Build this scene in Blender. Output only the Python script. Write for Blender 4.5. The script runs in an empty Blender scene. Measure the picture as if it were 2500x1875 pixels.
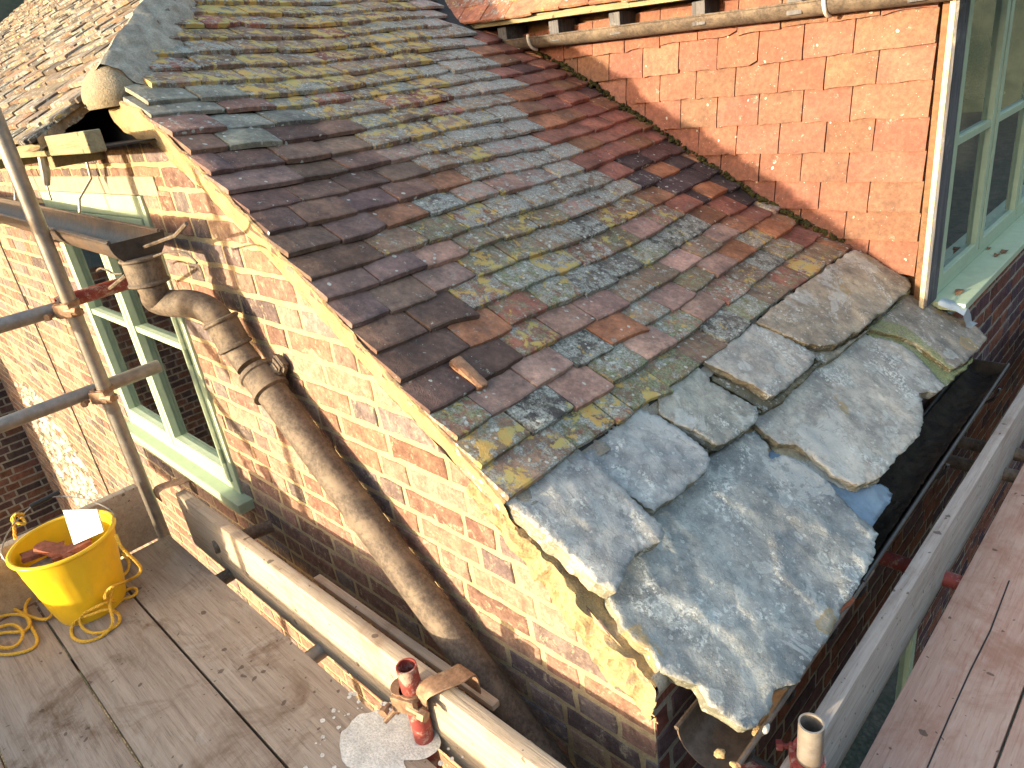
import bpy, bmesh, math, random
from mathutils import Vector, Matrix, noise, geometry
random.seed(7)
S = bpy.context.scene
COL = S.collection
# ------------------------------------------------------------------ camera
RM = ((0.714095,-0.196489,0.6719081),(0.6874565,0.3780533,-0.6200639),(-0.1321813,0.9046921,0.4050436))
CP = Vector((0.642486,-0.854303,1.256932)); FPX = 1736.825
cam = bpy.data.cameras.new('camera'); co = bpy.data.objects.new('camera', cam); COL.objects.link(co)
M = Matrix(RM).to_4x4(); M.translation = CP; co.matrix_world = M
cam.sensor_width = 36; cam.sensor_fit = 'HORIZONTAL'; cam.lens = FPX/2500*36; cam.clip_start = .02; cam.clip_end = 400
S.camera = co
# ------------------------------------------------------------------ sky and sun
SUNV = Vector((-.225,-1,.158)).normalized()          # direction towards the sun
w = bpy.data.worlds.new('World'); S.world = w; w.use_nodes = True
nt = w.node_tree; nt.nodes.clear()
sky = nt.nodes.new('ShaderNodeTexSky'); sky.sky_type = 'NISHITA'; sky.sun_disc = False
sky.sun_elevation = math.asin(SUNV.z); sky.sun_rotation = math.atan2(SUNV.x, SUNV.y)
sky.air_density = 1.2; sky.dust_density = 2.0; sky.ozone_density = 1.5
bg = nt.nodes.new('ShaderNodeBackground'); bg.inputs['Strength'].default_value = .15
wo = nt.nodes.new('ShaderNodeOutputWorld')
mx_=nt.nodes.new('ShaderNodeMix'); mx_.data_type='RGBA'; mx_.blend_type='MULTIPLY'; mx_.inputs[0].default_value=1; mx_.inputs[7].default_value=(1.0,.90,.80,1); nt.links.new(sky.outputs[0],mx_.inputs[6]); nt.links.new(mx_.outputs[2], bg.inputs[0]); nt.links.new(bg.outputs[0], wo.inputs[0])
sl = bpy.data.lights.new('sun','SUN'); sl.energy = 2.0; sl.angle = math.radians(.9); sl.color = (1,.82,.54)
so = bpy.data.objects.new('sun', sl); COL.objects.link(so); so.rotation_euler = SUNV.to_track_quat('Z','Y').to_euler(); so.location=(0,-3,3)
S.view_settings.view_transform = 'Standard'; S.view_settings.look = 'None'; S.view_settings.gamma = 1
S.view_settings.exposure = 2.65
S.render.engine = 'CYCLES'
# ------------------------------------------------------------------ pixel rays onto real planes
RR = Matrix(RM)
def ray(px,py):
    return (RR @ Vector(((px-1250)/FPX, -(py-937.5)/FPX, -1))).normalized()
def onplane(px,py,n,k):
    d = ray(px,py); n = Vector(n); return CP + d*((k-n.dot(CP))/n.dot(d))
def PX(px,py,k=0): return onplane(px,py,(1,0,0),k)
def PY(px,py,k=0): return onplane(px,py,(0,1,0),k)
def PZ(px,py,k=0): return onplane(px,py,(0,0,1),k)
def proj(P):
    q = RR.transposed() @ (Vector(P)-CP)
    return (1250+FPX*q.x/-q.z, 937.5-FPX*q.y/-q.z)
def inpoly(x,y,pl):
    c=False; j=len(pl)-1
    for i in range(len(pl)):
        xi,yi=pl[i]; xj,yj=pl[j]
        if (yi>y)!=(yj>y) and x<(xj-xi)*(y-yi)/(yj-yi)+xi: c=not c
        j=i
    return c
def lerp(a,b,t): return a+(b-a)*t
def R_(a,b): return random.uniform(a,b)
def ns(v,s=1,o=0): return noise.noise(Vector(v)*s+Vector((o,o*.7,o*1.3)))
# ------------------------------------------------------------------ objects and tags
def tag(o,label=None,cat=None,group=None,kind=None):
    if label: o['label']=label
    if cat: o['category']=cat
    if group: o['group']=group
    if kind: o['kind']=kind
    return o
def empty(name,loc,label,cat,group=None):
    o=bpy.data.objects.new(name,None); COL.objects.link(o); o.location=loc; o.empty_display_size=.1
    return tag(o,label,cat,group)
class MB:
    def __init__(s): s.v=[]; s.f=[]; s.c=[]; s.l=[]; s.m=[]
    def add(s,vs,fs,col=(.5,.5,.5),lich=(0,0,0),m=0):
        b=len(s.v); s.v+= [tuple(q) for q in vs]
        for f in fs: s.f.append([b+i for i in f]); s.c.append(col); s.l.append(lich); s.m.append(m)
    def box(s,a,b,col=(.5,.5,.5),m=0,bev=0,mat=None):
        x0,y0,z0=a; x1,y1,z1=b
        c=[(x0+x1)/2,(y0+y1)/2,(z0+z1)/2]; h=[abs(x1-x0)/2,abs(y1-y0)/2,abs(z1-z0)/2]
        bm=bmesh.new(); bmesh.ops.create_cube(bm,size=1)
        for v in bm.verts: v.co=Vector((v.co.x*2*h[0]+c[0],v.co.y*2*h[1]+c[1],v.co.z*2*h[2]+c[2]))
        if bev: bmesh.ops.bevel(bm,geom=bm.edges[:],offset=bev,segments=2,affect='EDGES',profile=.6)
        s.bm(bm,col,m,mat)
    def bm(s,bm,col=(.5,.5,.5),m=0,mat=None):
        bm.verts.index_update()
        vs=[(mat@v.co if mat else v.co) for v in bm.verts]
        s.add(vs,[[v.index for v in f.verts] for f in bm.faces],col,m=m); bm.free()
    def tube(s,pts,r,seg=12,col=(.5,.5,.5),m=0,cap=True,rs=None,closed=False):
        pts=[Vector(p) for p in pts]; n=len(pts); rings=[]
        t0=(pts[1]-pts[0]).normalized(); up=Vector((0,0,1)) if abs(t0.z)<.9 else Vector((1,0,0))
        a=t0.cross(up).normalized()
        for i,p in enumerate(pts):
            t=((pts[min(i+1,n-1)]-pts[max(i-1,0)])).normalized()
            a=(a-t*a.dot(t)).normalized(); b=t.cross(a)
            rr=rs[i] if rs else r
            rings.append([p+(a*math.cos(2*math.pi*k/seg)+b*math.sin(2*math.pi*k/seg))*rr for k in range(seg)])
        vs=[q for r_ in rings for q in r_]; fs=[]
        for i in range(n-1):
            for k in range(seg):
                k2=(k+1)%seg; fs.append([i*seg+k,i*seg+k2,(i+1)*seg+k2,(i+1)*seg+k])
        if cap: fs.append(list(range(seg))[::-1]); fs.append([(n-1)*seg+k for k in range(seg)])
        s.add(vs,fs,col,m=m)
    def build(s,name,mats,parent=None,smooth=False,inv=None):
        me=bpy.data.meshes.new(name); me.from_pydata(s.v,[],s.f); me.update()
        ca=me.color_attributes.new('col','FLOAT_COLOR','CORNER'); la=me.color_attributes.new('lich','FLOAT_COLOR','CORNER')
        cc=[];ll=[]
        for f,c,l in zip(s.f,s.c,s.l):
            cc+= [c[0],c[1],c[2],1]*len(f); ll+=[l[0],l[1],l[2],1]*len(f)
        ca.data.foreach_set('color',cc); la.data.foreach_set('color',ll)
        me.polygons.foreach_set('material_index',s.m)
        me.polygons.foreach_set('use_smooth',[smooth]*len(s.f))
        for m in (mats if isinstance(mats,list) else [mats]): me.materials.append(m)
        if smooth: me.set_sharp_from_angle(angle=math.radians(38))
        o=bpy.data.objects.new(name,me); COL.objects.link(o)
        if parent: 
            o.parent=parent
            if parent.type=='EMPTY': o.matrix_parent_inverse=Matrix.Translation(parent.location).inverted()
        return o
# ------------------------------------------------------------------ material kit
def mat(name): 
    m=bpy.data.materials.new(name); m.use_nodes=True; m.node_tree.nodes.clear(); return m
class G:
    def __init__(s,m): s.t=m.node_tree; s.co=s.t.nodes.new('ShaderNodeTexCoord').outputs['Object']
    def n(s,typ,**k):
        n=s.t.nodes.new(typ)
        for a,b in k.items():
            if a=='ins':
                for i,v in b.items(): s.set(n.inputs[i],v)
            else: setattr(n,a,b)
        return n
    def set(s,i,v):
        if hasattr(v,'is_output') or isinstance(v,bpy.types.NodeSocket): s.t.links.new(v,i)
        else:
            if isinstance(v,(tuple,list)) and len(v)==3 and len(i.default_value)==4: v=(*v,1)
            i.default_value=v
    def noise(s,sc,det=4,rough=.6,dist=0,vec=None,w=None):
        n=s.n('ShaderNodeTexNoise',ins={'Scale':sc,'Detail':det,'Roughness':rough,'Distortion':dist}); s.set(n.inputs['Vector'],vec or s.co); return n.outputs['Fac']
    def vor(s,sc,feat='F1',vec=None,rnd=1):
        n=s.n('ShaderNodeTexVoronoi',feature=feat,ins={'Scale':sc,'Randomness':rnd}); s.set(n.inputs['Vector'],vec or s.co); return n
    def mp(s,v,a,b,c=0,d=1,sm=True):
        n=s.n('ShaderNodeMapRange',interpolation_type='SMOOTHSTEP' if sm else 'LINEAR'); 
        for i,x in zip((0,1,2,3,4),(v,a,b,c,d)): s.set(n.inputs[i],x)
        return n.outputs[0]
    def mix(s,f,a,b,mode='MIX'):
        n=s.n('ShaderNodeMix',data_type='RGBA',blend_type=mode); s.set(n.inputs[0],f); s.set(n.inputs[6],a); s.set(n.inputs[7],b); return n.outputs[2]
    def m(s,op,a,b=0,c=0,clamp=False):
        n=s.n('ShaderNodeMath',operation=op,use_clamp=clamp); s.set(n.inputs[0],a); s.set(n.inputs[1],b); 
        if op in('MULTIPLY_ADD',): s.set(n.inputs[2],c)
        return n.outputs[0]
    def attr(s,nm): return s.n('ShaderNodeAttribute',attribute_name=nm)
    def scl(s,v,sc,rot=(0,0,0),loc=(0,0,0)):
        n=s.n('ShaderNodeMapping',ins={'Scale':sc,'Rotation':rot,'Location':loc}); s.set(n.inputs[0],v); return n.outputs[0]
    def bump(s,h,st=.5,d=.01,nrm=None):
        n=s.n('ShaderNodeBump',ins={'Strength':st,'Distance':d,'Height':h})
        if nrm: s.set(n.inputs['Normal'],nrm)
        return n.outputs[0]
    def out(s,col,rough=.85,nrm=None,metal=0,spec=.3,extra=None):
        p=s.n('ShaderNodeBsdfPrincipled'); s.set(p.inputs['Base Color'],col); s.set(p.inputs['Roughness'],rough); s.set(p.inputs['Metallic'],metal); p.inputs['Specular IOR Level'].default_value=spec
        if nrm: s.set(p.inputs['Normal'],nrm)
        if extra:
            for k,v in extra.items(): s.set(p.inputs[k],v)
        o=s.n('ShaderNodeOutputMaterial'); s.t.links.new(p.outputs[0],o.inputs[0]); return p

def tile_material(k=1.0,name='clay_tile'):
    m=mat(name); g=G(m)
    col=g.attr('col').outputs['Color']; la=g.n('ShaderNodeSeparateColor'); g.set(la.inputs[0],g.attr('lich').outputs['Color'])
    n1=g.noise(9,5,.65); n2=g.noise(60,4,.7); n3=g.noise(320,2,.5)
    c=g.mix(1,col,g.mix(g.mp(n1,.3,.7),(1-.36*k,1-.37*k,1-.34*k),(1+.36*k,1+.30*k,1+.25*k)),'MULTIPLY')
    c=g.mix(1,c,g.mix(g.mp(n2,.3,.7),(.74,.76,.78),(1.25,1.22,1.2)),'MULTIPLY')
    # dust and sooty blotches
    c=g.mix(g.m('MULTIPLY',g.mp(g.noise(17,5,.7,.6),.52,.72),.28*k),c,(.23,.20,.175))
    c=g.mix(g.m('MULTIPLY',g.mp(g.noise(13,5,.7,.6,g.scl(g.co,(1,1,1),loc=(5,3,1))),.55,.72),.5*k),c,(.06,.05,.05))
    # green algae / moss
    ng=g.noise(34,6,.8,.3,g.scl(g.co,(1,1,1),loc=(2,8,3)))
    fg=g.m('MULTIPLY',g.mp(g.m('ADD',ng,g.m('MULTIPLY',la.outputs[2],.26)),.64,.80),la.outputs[2],clamp=True)
    c=g.mix(g.m('MULTIPLY',fg,.95),c,g.mix(g.mp(g.noise(140,3,.7),.35,.65),(.11,.135,.075),(.27,.32,.20)))
    # grey crust lichen
    nv=g.noise(26,7,.78,.2,g.scl(g.co,(1,1,1),loc=(7,1,4)))
    fv=g.mp(g.m('ADD',nv,g.m('MULTIPLY',la.outputs[1],.215)),.60,.70)
    c=g.mix(g.m('MULTIPLY',fv,.85),c,g.mix(g.mp(g.noise(190,3,.75),.35,.65),(.17,.175,.16),(.45,.46,.42)))
    # round pale spots
    vw=g.n('ShaderNodeVectorMath',operation='ADD'); g.set(vw.inputs[0],g.co)
    nn=g.n('ShaderNodeTexNoise',ins={'Scale':40}); g.set(nn.inputs['Vector'],g.co)
    sc2=g.n('ShaderNodeVectorMath',operation='SCALE',ins={3:.02}); g.set(sc2.inputs[0],nn.outputs['Color']); g.set(vw.inputs[1],sc2.outputs[0])
    v=g.vor(55,vec=vw.outputs[0]); sep=g.n('ShaderNodeSeparateColor'); g.set(sep.inputs[0],v.outputs['Color'])
    spot=g.m('MULTIPLY',g.mp(v.outputs['Distance'],.34,.24),g.m('LESS_THAN',sep.outputs[0],g.m('MULTIPLY_ADD',la.outputs[1],.42,.012)))
    c=g.mix(g.m('MULTIPLY',spot,.8),c,(.50,.52,.48))
    v2=g.vor(170,vec=g.co); s2=g.n('ShaderNodeSeparateColor'); g.set(s2.inputs[0],v2.outputs['Color'])
    sp2=g.m('MULTIPLY',g.mp(v2.outputs['Distance'],.3,.18),g.m('LESS_THAN',s2.outputs[1],.025))
    c=g.mix(g.m('MULTIPLY',sp2,.7),c,(.5,.48,.44))
    # ochre lichen
    ny=g.noise(19,7,.72,.35,g.scl(g.co,(1,1,1),loc=(1,9,6)))
    fy=g.mp(g.m('ADD',ny,g.m('MULTIPLY',la.outputs[0],.225)),.685,.735)
    c=g.mix(g.m('MULTIPLY',fy,.93),c,g.mix(g.mp(g.noise(15,3,.6),.4,.62),(.44,.36,.13),(.52,.33,.10)))
    h=g.m('ADD',g.m('MULTIPLY',n2,.6),g.m('MULTIPLY',n3,.35)); h=g.m('ADD',h,g.m('MULTIPLY',g.m('MAXIMUM',g.m('MAXIMUM',fy,fv),spot),.35))
    g.out(c,g.mp(n2,.3,.7,.78,.95),g.bump(h,.75,.004),spec=.25)
    return m
def brick_material(dark=False):
    m=mat('brick'); g=G(m); col=g.attr('col').outputs['Color']
    n1=g.noise(22,6,.7); n2=g.noise(130,4,.7); n3=g.noise(7,4,.6)
    c=g.mix(1,col,g.mix(g.mp(n1,.3,.72),(.66,.64,.66),(1.3,1.3,1.28)),'MULTIPLY')
    c=g.mix(1,c,g.mix(g.mp(n2,.3,.7),(.78,.78,.8),(1.18,1.18,1.16)),'MULTIPLY')
    f=g.mp(g.noise(30,7,.82,.5,g.scl(g.co,(1,1,1),loc=(4,2,7))),.53,.66)
    c=g.mix(g.m('MULTIPLY',f,.0 if dark else .8),c,(.46,.38,.27))
    c=g.mix(g.m('MULTIPLY',g.mp(g.noise(48,6,.8,.4,g.scl(g.co,(1,1,1),loc=(9,2,1))),.62,.70),.7),c,(.075,.055,.05))
    h=g.m('ADD',g.m('MULTIPLY',n2,.5),g.m('MULTIPLY',n1,.8))
    g.out(c,.92,g.bump(h,.9,.006),spec=.15); return m
def mortar_material(c0=(.46,.37,.225),c1=(.34,.26,.165),name='lime_mortar'):
    m=mat(name); g=G(m); n1=g.noise(14,6,.7); n2=g.noise(180,4,.7)
    c=g.mix(g.mp(n1,.35,.68),c0,c1); c=g.mix(1,c,g.mix(g.mp(n2,.3,.7),(.78,.78,.78),(1.15,1.15,1.15)),'MULTIPLY')
    if name=='sandy_mortar': c=g.mix(g.m('MULTIPLY',g.mp(g.noise(26,6,.75,.4,g.scl(g.co,(1,1,1),loc=(6,6,1))),.50,.60),.7),c,(.25,.20,.16))
    h=g.m('ADD',g.m('MULTIPLY',n2,.5),g.m('MULTIPLY',g.noise(45,5,.7),.8))
    g.out(c,.95,g.bump(h,.8,.006),spec=.1); return m
def stone_material():
    m=mat('stone_slab'); g=G(m); col=g.attr('col').outputs['Color']
    n1=g.noise(5,6,.65,.6); n2=g.noise(24,7,.72,.3); n3=g.noise(150,4,.7)
    lay=g.noise(9,6,.7,.4,g.scl(g.co,(1,2.6,2.6),rot=(0,0,.5)))
    c=g.mix(1,col,g.mix(g.mp(n1,.3,.7),(.66,.68,.72),(1.3,1.28,1.24)),'MULTIPLY')
    c=g.mix(1,c,g.mix(g.mp(n2,.32,.68),(.72,.73,.74),(1.24,1.22,1.2)),'MULTIPLY')
    c=g.mix(g.m('MULTIPLY',g.mp(lay,.55,.72),.35),c,(.46,.42,.36))
    c=g.mix(g.m('MULTIPLY',g.mp(g.noise(3.1,6,.8,.8,g.scl(g.co,(1,1,1),loc=(3,3,1))),.56,.60),.5),c,(.50,.51,.50))
    c=g.mix(g.m('MULTIPLY',g.m('MULTIPLY',g.mp(g.noise(95,4,.75),.50,.56),g.mp(g.noise(4.5,4,.7,.5,g.scl(g.co,(1,1,1),loc=(8,8,2))),.54,.62)),.85),c,(.62,.64,.62)); c=g.mix(g.m('MULTIPLY',g.mp(g.noise(120,3,.7),.60,.66),.5),c,(.5,.52,.5))
    for sc,th,loc,cc,k in ((16,.13,(0,0,0),(.52,.55,.54),.55),(9,.12,(4,1,2),(.56,.58,.56),.5),(8,.07,(9,3,2),(.36,.25,.10),.75),(70,.10,(1,2,9),(.6,.62,.6),.7)):
        nn=g.n('ShaderNodeTexNoise',ins={'Scale':sc*1.6,'Detail':5}); g.set(nn.inputs['Vector'],g.co)
        s2=g.n('ShaderNodeVectorMath',operation='SCALE',ins={3:.9/sc}); g.set(s2.inputs[0],nn.outputs['Color'])
        ad=g.n('ShaderNodeVectorMath',operation='ADD'); g.set(ad.inputs[0],g.scl(g.co,(1,1,1),loc=loc)); g.set(ad.inputs[1],s2.outputs[0])
        v=g.vor(sc,vec=ad.outputs[0]); sp=g.n('ShaderNodeSeparateColor'); g.set(sp.inputs[0],v.outputs['Color'])
        d=v.outputs['Distance']
        f=g.m('MULTIPLY',g.mp(d,.38,.30),g.m('LESS_THAN',sp.outputs[0],th))
        ring=g.m('MULTIPLY',g.mp(d,.22,.33),.5); 
        c=g.mix(g.m('MULTIPLY',g.m('MULTIPLY',f,g.m('ADD',ring,.5)),k),c,cc)
    la=g.n('ShaderNodeSeparateColor'); g.set(la.inputs[0],g.attr('lich').outputs['Color'])
    fm=g.m('MULTIPLY',la.outputs[2],g.mp(n2,.25,.55))
    c=g.mix(g.m('MULTIPLY',fm,.85),c,g.mix(g.mp(n3,.35,.65),(.13,.15,.06),(.30,.32,.16)))
    cr=g.vor(5,'DISTANCE_TO_EDGE',g.scl(g.co,(1,2.2,1),rot=(0,0,.4)))
    crk=g.mp(cr.outputs['Distance'],.0,.012,1,0)
    ter=g.noise(3.2,5,.6,.5,g.scl(g.co,(1,1.8,1.8),rot=(0,0,.5),loc=(3,1,2))); stp=g.m('FLOOR',g.m('MULTIPLY',ter,11)); stp=g.m('MULTIPLY',stp,.16)
    edge=g.m('ABSOLUTE',g.m('SUBTRACT',g.m('FRACT',g.m('MULTIPLY',ter,11)),.5)); c=g.mix(g.m('MULTIPLY',g.mp(edge,.44,.5),.35),c,(.10,.10,.095))
    h=g.m('ADD',g.m('MULTIPLY',n2,.5),g.m('MULTIPLY',n3,.25)); h=g.m('ADD',h,stp)
    g.out(c,.78,g.bump(h,.9,.0085),spec=.25); return m
def wood_material(name,c0,c1,c2,axis=0,stain=.6,paint=None):
    m=mat(name); g=G(m)
    sc=[30,30,30]; sc[axis]=1.6
    gr=g.noise(1.6,8,.72,.8,g.scl(g.co,tuple(sc))); fine=g.noise(6,5,.7,.3,g.scl(g.co,tuple(sc)))
    c=g.mix(g.mp(gr,.3,.7),c0,c1); c=g.mix(g.m('MULTIPLY',g.mp(fine,.52,.7),.6),c,c2)
    big=g.noise(3.2,6,.72,.6); c=g.mix(g.m('MULTIPLY',g.mp(big,.48,.68),stain),c,(c2[0]*1.0,c2[1]*.85,c2[2]*.75))
    c=g.mix(g.m('MULTIPLY',g.mp(g.noise(5,6,.75,.5,g.scl(g.co,(1,1,1),loc=(3,9,2))),.55,.72),.5),c,(.42,.39,.36))
    nn=g.n('ShaderNodeTexNoise',ins={'Scale':30}); g.set(nn.inputs['Vector'],g.co)
    s2=g.n('ShaderNodeVectorMath',operation='SCALE',ins={3:.03}); g.set(s2.inputs[0],nn.outputs['Color'])
    ad=g.n('ShaderNodeVectorMath',operation='ADD'); g.set(ad.inputs[0],g.co); g.set(ad.inputs[1],s2.outputs[0])
    for vs,th in ((28,.16),(60,.12)):
        v=g.vor(vs,vec=ad.outputs[0]); sp=g.n('ShaderNodeSeparateColor'); g.set(sp.inputs[0],v.outputs['Color'])
        f=g.m('MULTIPLY',g.mp(v.outputs['Distance'],.26,.2),g.m('LESS_THAN',sp.outputs[0],g.m('MULTIPLY',g.mp(g.noise(2.2,3,.6,0,g.scl(g.co,(1,1,1),loc=(2,2,2))),.4,.62),th)))
        c=g.mix(g.m('MULTIPLY',f,.75),c,(.075,.055,.045))
    h=g.m('ADD',g.m('MULTIPLY',gr,.7),g.m('MULTIPLY',fine,.6))
    g.out(c,.88,g.bump(h,.7,.004),spec=.2); return m
def simple(name,col,rough=.6,metal=0,var=.25,sc=40,bump=.2,spec=.4,c2=None,f2=.5,sc2=12,lo=.5,hi=.65,extra=None):
    m=mat(name); g=G(m); n=g.noise(sc,5,.7)
    c=g.mix(1,tuple(col),g.mix(g.mp(n,.3,.7),(1-var,)*3,(1+var,)*3),'MULTIPLY')
    if c2: c=g.mix(g.m('MULTIPLY',g.mp(g.noise(sc2,7,.75,.4),lo,hi),f2),c,c2)
    g.out(c,rough,g.bump(n,bump,.003) if bump else None,metal,spec,extra); return m
MT={}
MT['tile']=tile_material(); MT['tile2']=tile_material(.38,'hung_clay_tile'); MT['brick']=brick_material(); MT['mortar']=mortar_material()
MT['brickd']=brick_material(True)
MT['greymortar']=mortar_material((.34,.31,.26),(.24,.21,.18),'grey_mortar')
MT['hip']=mortar_material((.44,.40,.33),(.26,.24,.20),'hip_mortar')
MT['render']=mortar_material((.31,.26,.19),(.25,.21,.155),'smooth_render')
MT['sand']=mortar_material((.45,.33,.175),(.33,.235,.13),'sandy_mortar')
MT['stone']=stone_material()
MT['board']=wood_material('scaffold_board',(.25,.20,.165),(.37,.31,.26),(.13,.095,.07),0,.95)
MT['toe']=wood_material('toe_board_wood',(.31,.255,.205),(.44,.375,.30),(.17,.125,.09),0,.6)
MT['boardy']=wood_material('scaffold_board_red',(.40,.235,.185),(.48,.335,.275),(.26,.14,.10),1,.6)
MT['toey']=wood_material('toe_board_grey',(.30,.26,.24),(.42,.38,.36),(.18,.14,.12),1,.4)
MT['beam']=wood_material('old_timber',(.20,.175,.11),(.30,.265,.17),(.15,.13,.07),0,.4)
MT['post']=wood_material('weathered_post',(.07,.07,.08),(.15,.15,.165),(.03,.03,.03),2,.2)
MT['cream']=simple('lit_cream_wood',(.52,.45,.30),.8,sc=60,c2=(.25,.2,.12),f2=.5)
MT['brown']=simple('brown_board',(.16,.085,.045),.8,sc=50,c2=(.06,.04,.03),f2=.7)
MT['green']=simple('sage_paint',(.36,.45,.33),.45,var=.06,sc=20,bump=.05,c2=(.30,.36,.27),f2=.5,sc2=5)
MT['galv']=simple('galvanised_tube',(.27,.25,.235),.5,.5,.18,30,.15,.5,(.30,.22,.15),.6,9,.5,.66)
MT['redtube']=simple('red_paint_tube',(.22,.04,.035),.55,.0,.2,30,.2,.4,(.42,.33,.28),.8,24,.5,.62)
MT['coupler']=simple('coupler_steel',(.24,.15,.10),.6,.4,.3,60,.4,.4,(.40,.31,.22),.6,20)
MT['iron']=simple('rusty_cast_iron',(.095,.075,.062),.68,.1,.4,90,.6,.35,(.21,.165,.125),.75,10,.45,.65)
MT['ironblack']=simple('black_cast_iron',(.022,.022,.026),.4,.2,.3,60,.3,.5,(.07,.06,.05),.5,12)
MT['gutin']=simple('gutter_paint_brown',(.10,.078,.065),.45,.1,.3,50,.25,.5,(.20,.11,.06),.6,8,.48,.66)
MT['soil']=mortar_material((.035,.028,.022),(.015,.012,.012),'gutter_soil')
MT['moss']=mortar_material((.07,.065,.025),(.03,.028,.015),'moss_clump')
MT['slate']=simple('blue_slate',(.13,.19,.27),.45,var=.2,sc=14,bump=.3,c2=(.25,.33,.40),f2=.4,sc2=8)
MT['yellow']=simple('yellow_plastic',(.80,.50,.015),.38,var=.05,sc=9,bump=.03,spec=.5,c2=(.52,.36,.06),f2=.35,sc2=11)
MT['rope']=simple('yellow_rope',(.62,.37,.04),.7,var=.25,sc=160,bump=.3)
MT['white']=simple('white_glazed_tile',(.44,.53,.58),.15,var=.03,sc=5,bump=0,spec=.6,c2=(.2,.2,.2),f2=.25,sc2=60,lo=.66,hi=.7)
MT['terracotta']=simple('terracotta_sherd',(.28,.09,.05),.9,var=.3,sc=60,bump=.5)
MT['blackrubber']=simple('black_grip',(.02,.02,.022),.5,var=.2)
MT['wire']=simple('steel_wire',(.35,.34,.32),.4,.8)
MT['plaster']=mortar_material((.70,.70,.68),(.50,.50,.49),'white_plaster')
MT['concrete']=mortar_material((.37,.33,.27),(.30,.26,.21),'concrete')
MT['lead']=simple('lead_flashing',(.30,.35,.40),.5,.3,.15,20,.3)
MT['whitepaint']=simple('white_bracket',(.62,.58,.50),.5)
MT['straw']=simple('woven_straw',(.75,.52,.25),.9,var=.35,sc=150,bump=.6)
MT['dark']=simple('dark_void',(.03,.028,.028),.9,bump=0)
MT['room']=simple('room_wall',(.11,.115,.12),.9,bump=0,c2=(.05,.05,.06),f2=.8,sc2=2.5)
def glass_material():
    m=mat('window_glass'); g=G(m)
    gl=g.n('ShaderNodeBsdfGlossy',ins={'Roughness':.02,'Color':(.85,.92,1,1)}); tr=g.n('ShaderNodeBsdfTransparent',ins={'Color':(.55,.60,.60,1)})
    fr=g.n('ShaderNodeFresnel',ins={'IOR':1.5}); g.set(fr.inputs['Normal'],g.bump(g.noise(2.5,2,.5),.08,.05))
    mx=g.n('ShaderNodeMixShader'); g.set(mx.inputs[0],g.m('MULTIPLY_ADD',fr.outputs[0],1.0,.16)); g.t.links.new(tr.outputs[0],mx.inputs[1]); g.t.links.new(gl.outputs[0],mx.inputs[2])
    o=g.n('ShaderNodeOutputMaterial'); g.t.links.new(mx.outputs[0],o.inputs[0]); return m
MT['glass']=glass_material()
# ================================================================== GROUND
def ground():
    m=mat('gravel_ground'); g=G(m); n=g.noise(3,6,.7); v=g.vor(30)
    c=g.mix(g.mp(n,.35,.65),(.06,.075,.06),(.13,.12,.10)); c=g.mix(1,c,g.mix(v.outputs['Distance'],(1.2,1.2,1.2),(.5,.5,.5)),'MULTIPLY')
    g.out(c,.95,g.bump(v.outputs['Distance'],.6,.02))
    b=MB(); b.add([(-200,-200,-3.3),(200,-200,-3.3),(200,200,-3.3),(-200,200,-3.3)],[[0,1,2,3]]); tag(b.build('ground',m),kind='structure')
ground()
def horizon_screen():  # unseen ring added to darken the low sky, lowered towards the sun
    b=MB(); n=90; vs=[]
    for j in range(6):
        for k in range(n):
            a=2*math.pi*k/n; d=Vector((math.cos(a),math.sin(a),0)); sunk=max(0,d.dot(Vector((SUNV.x,SUNV.y,0)).normalized()))
            el=math.radians(17+5*ns((math.cos(a)*3,math.sin(a)*3,1)))*(1-sunk**3)+math.radians(2.0)
            r=38+j*3; z=1+r*math.tan(el)*j/5 if j else -3.4
            vs.append((d.x*r,d.y*r,z+ns((d.x*9,d.y*9,j),1.5)*1.2*(j>0)))
    b.add(vs,[[j*n+k,j*n+(k+1)%n,(j+1)*n+(k+1)%n,(j+1)*n+k] for j in range(5) for k in range(n)])
    m=mat('horizon_screen_green'); g=G(m); c=g.mix(g.mp(g.noise(.5,6,.8),.35,.65),(.022,.032,.026),(.05,.06,.045)); g.out(c,.95)
    tag(b.build('horizon_screen',m,None,True),kind='structure')
horizon_screen()
# ================================================================== HOUSE
house=empty('cottage',(-1,1,-3.3),'old brick cottage with sweeping clay tile roof and tile hung upper wall','house')
V=[(-1.646,1.288),(-1.59,1.251),(-1.487,1.199),(-1.41,1.149),(-1.318,1.094),(-1.24,1.048),(-1.16,1.000),(-1.084,.945),(-1.005,.895),(-.925,.842),(-.865,.795),(-.785,.740),(-.707,.686),(-.632,.632),(-.545,.576),(-.468,.527),(-.392,.474),(-.330,.424)]
RT=[(-1.89,1.262),(-1.79,1.215),(-1.709,1.169),(-1.615,1.120),(-1.54,1.068),(-1.455,1.012),(-1.37,.963),(-1.29,.914),(-1.21,.865),(-1.13,.812),(-1.045,.762),(-.955,.711),(-.865,.658),(-.775,.604),(-.69,.562),(-.605,.516),(-.505,.470),(-.40,.424)]
NUP=15
Vall=[];Rall=[]
for i in range(NUP,0,-1):
    Vall.append((V[0][0]-.0866*i,V[0][1]+.0500*i)); Rall.append((RT[0][0]-.0866*i,RT[0][1]+.050*i))
Vall+=V; Rall+=RT
NR=len(Vall); DY=2.03; Y0=-.02
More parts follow.
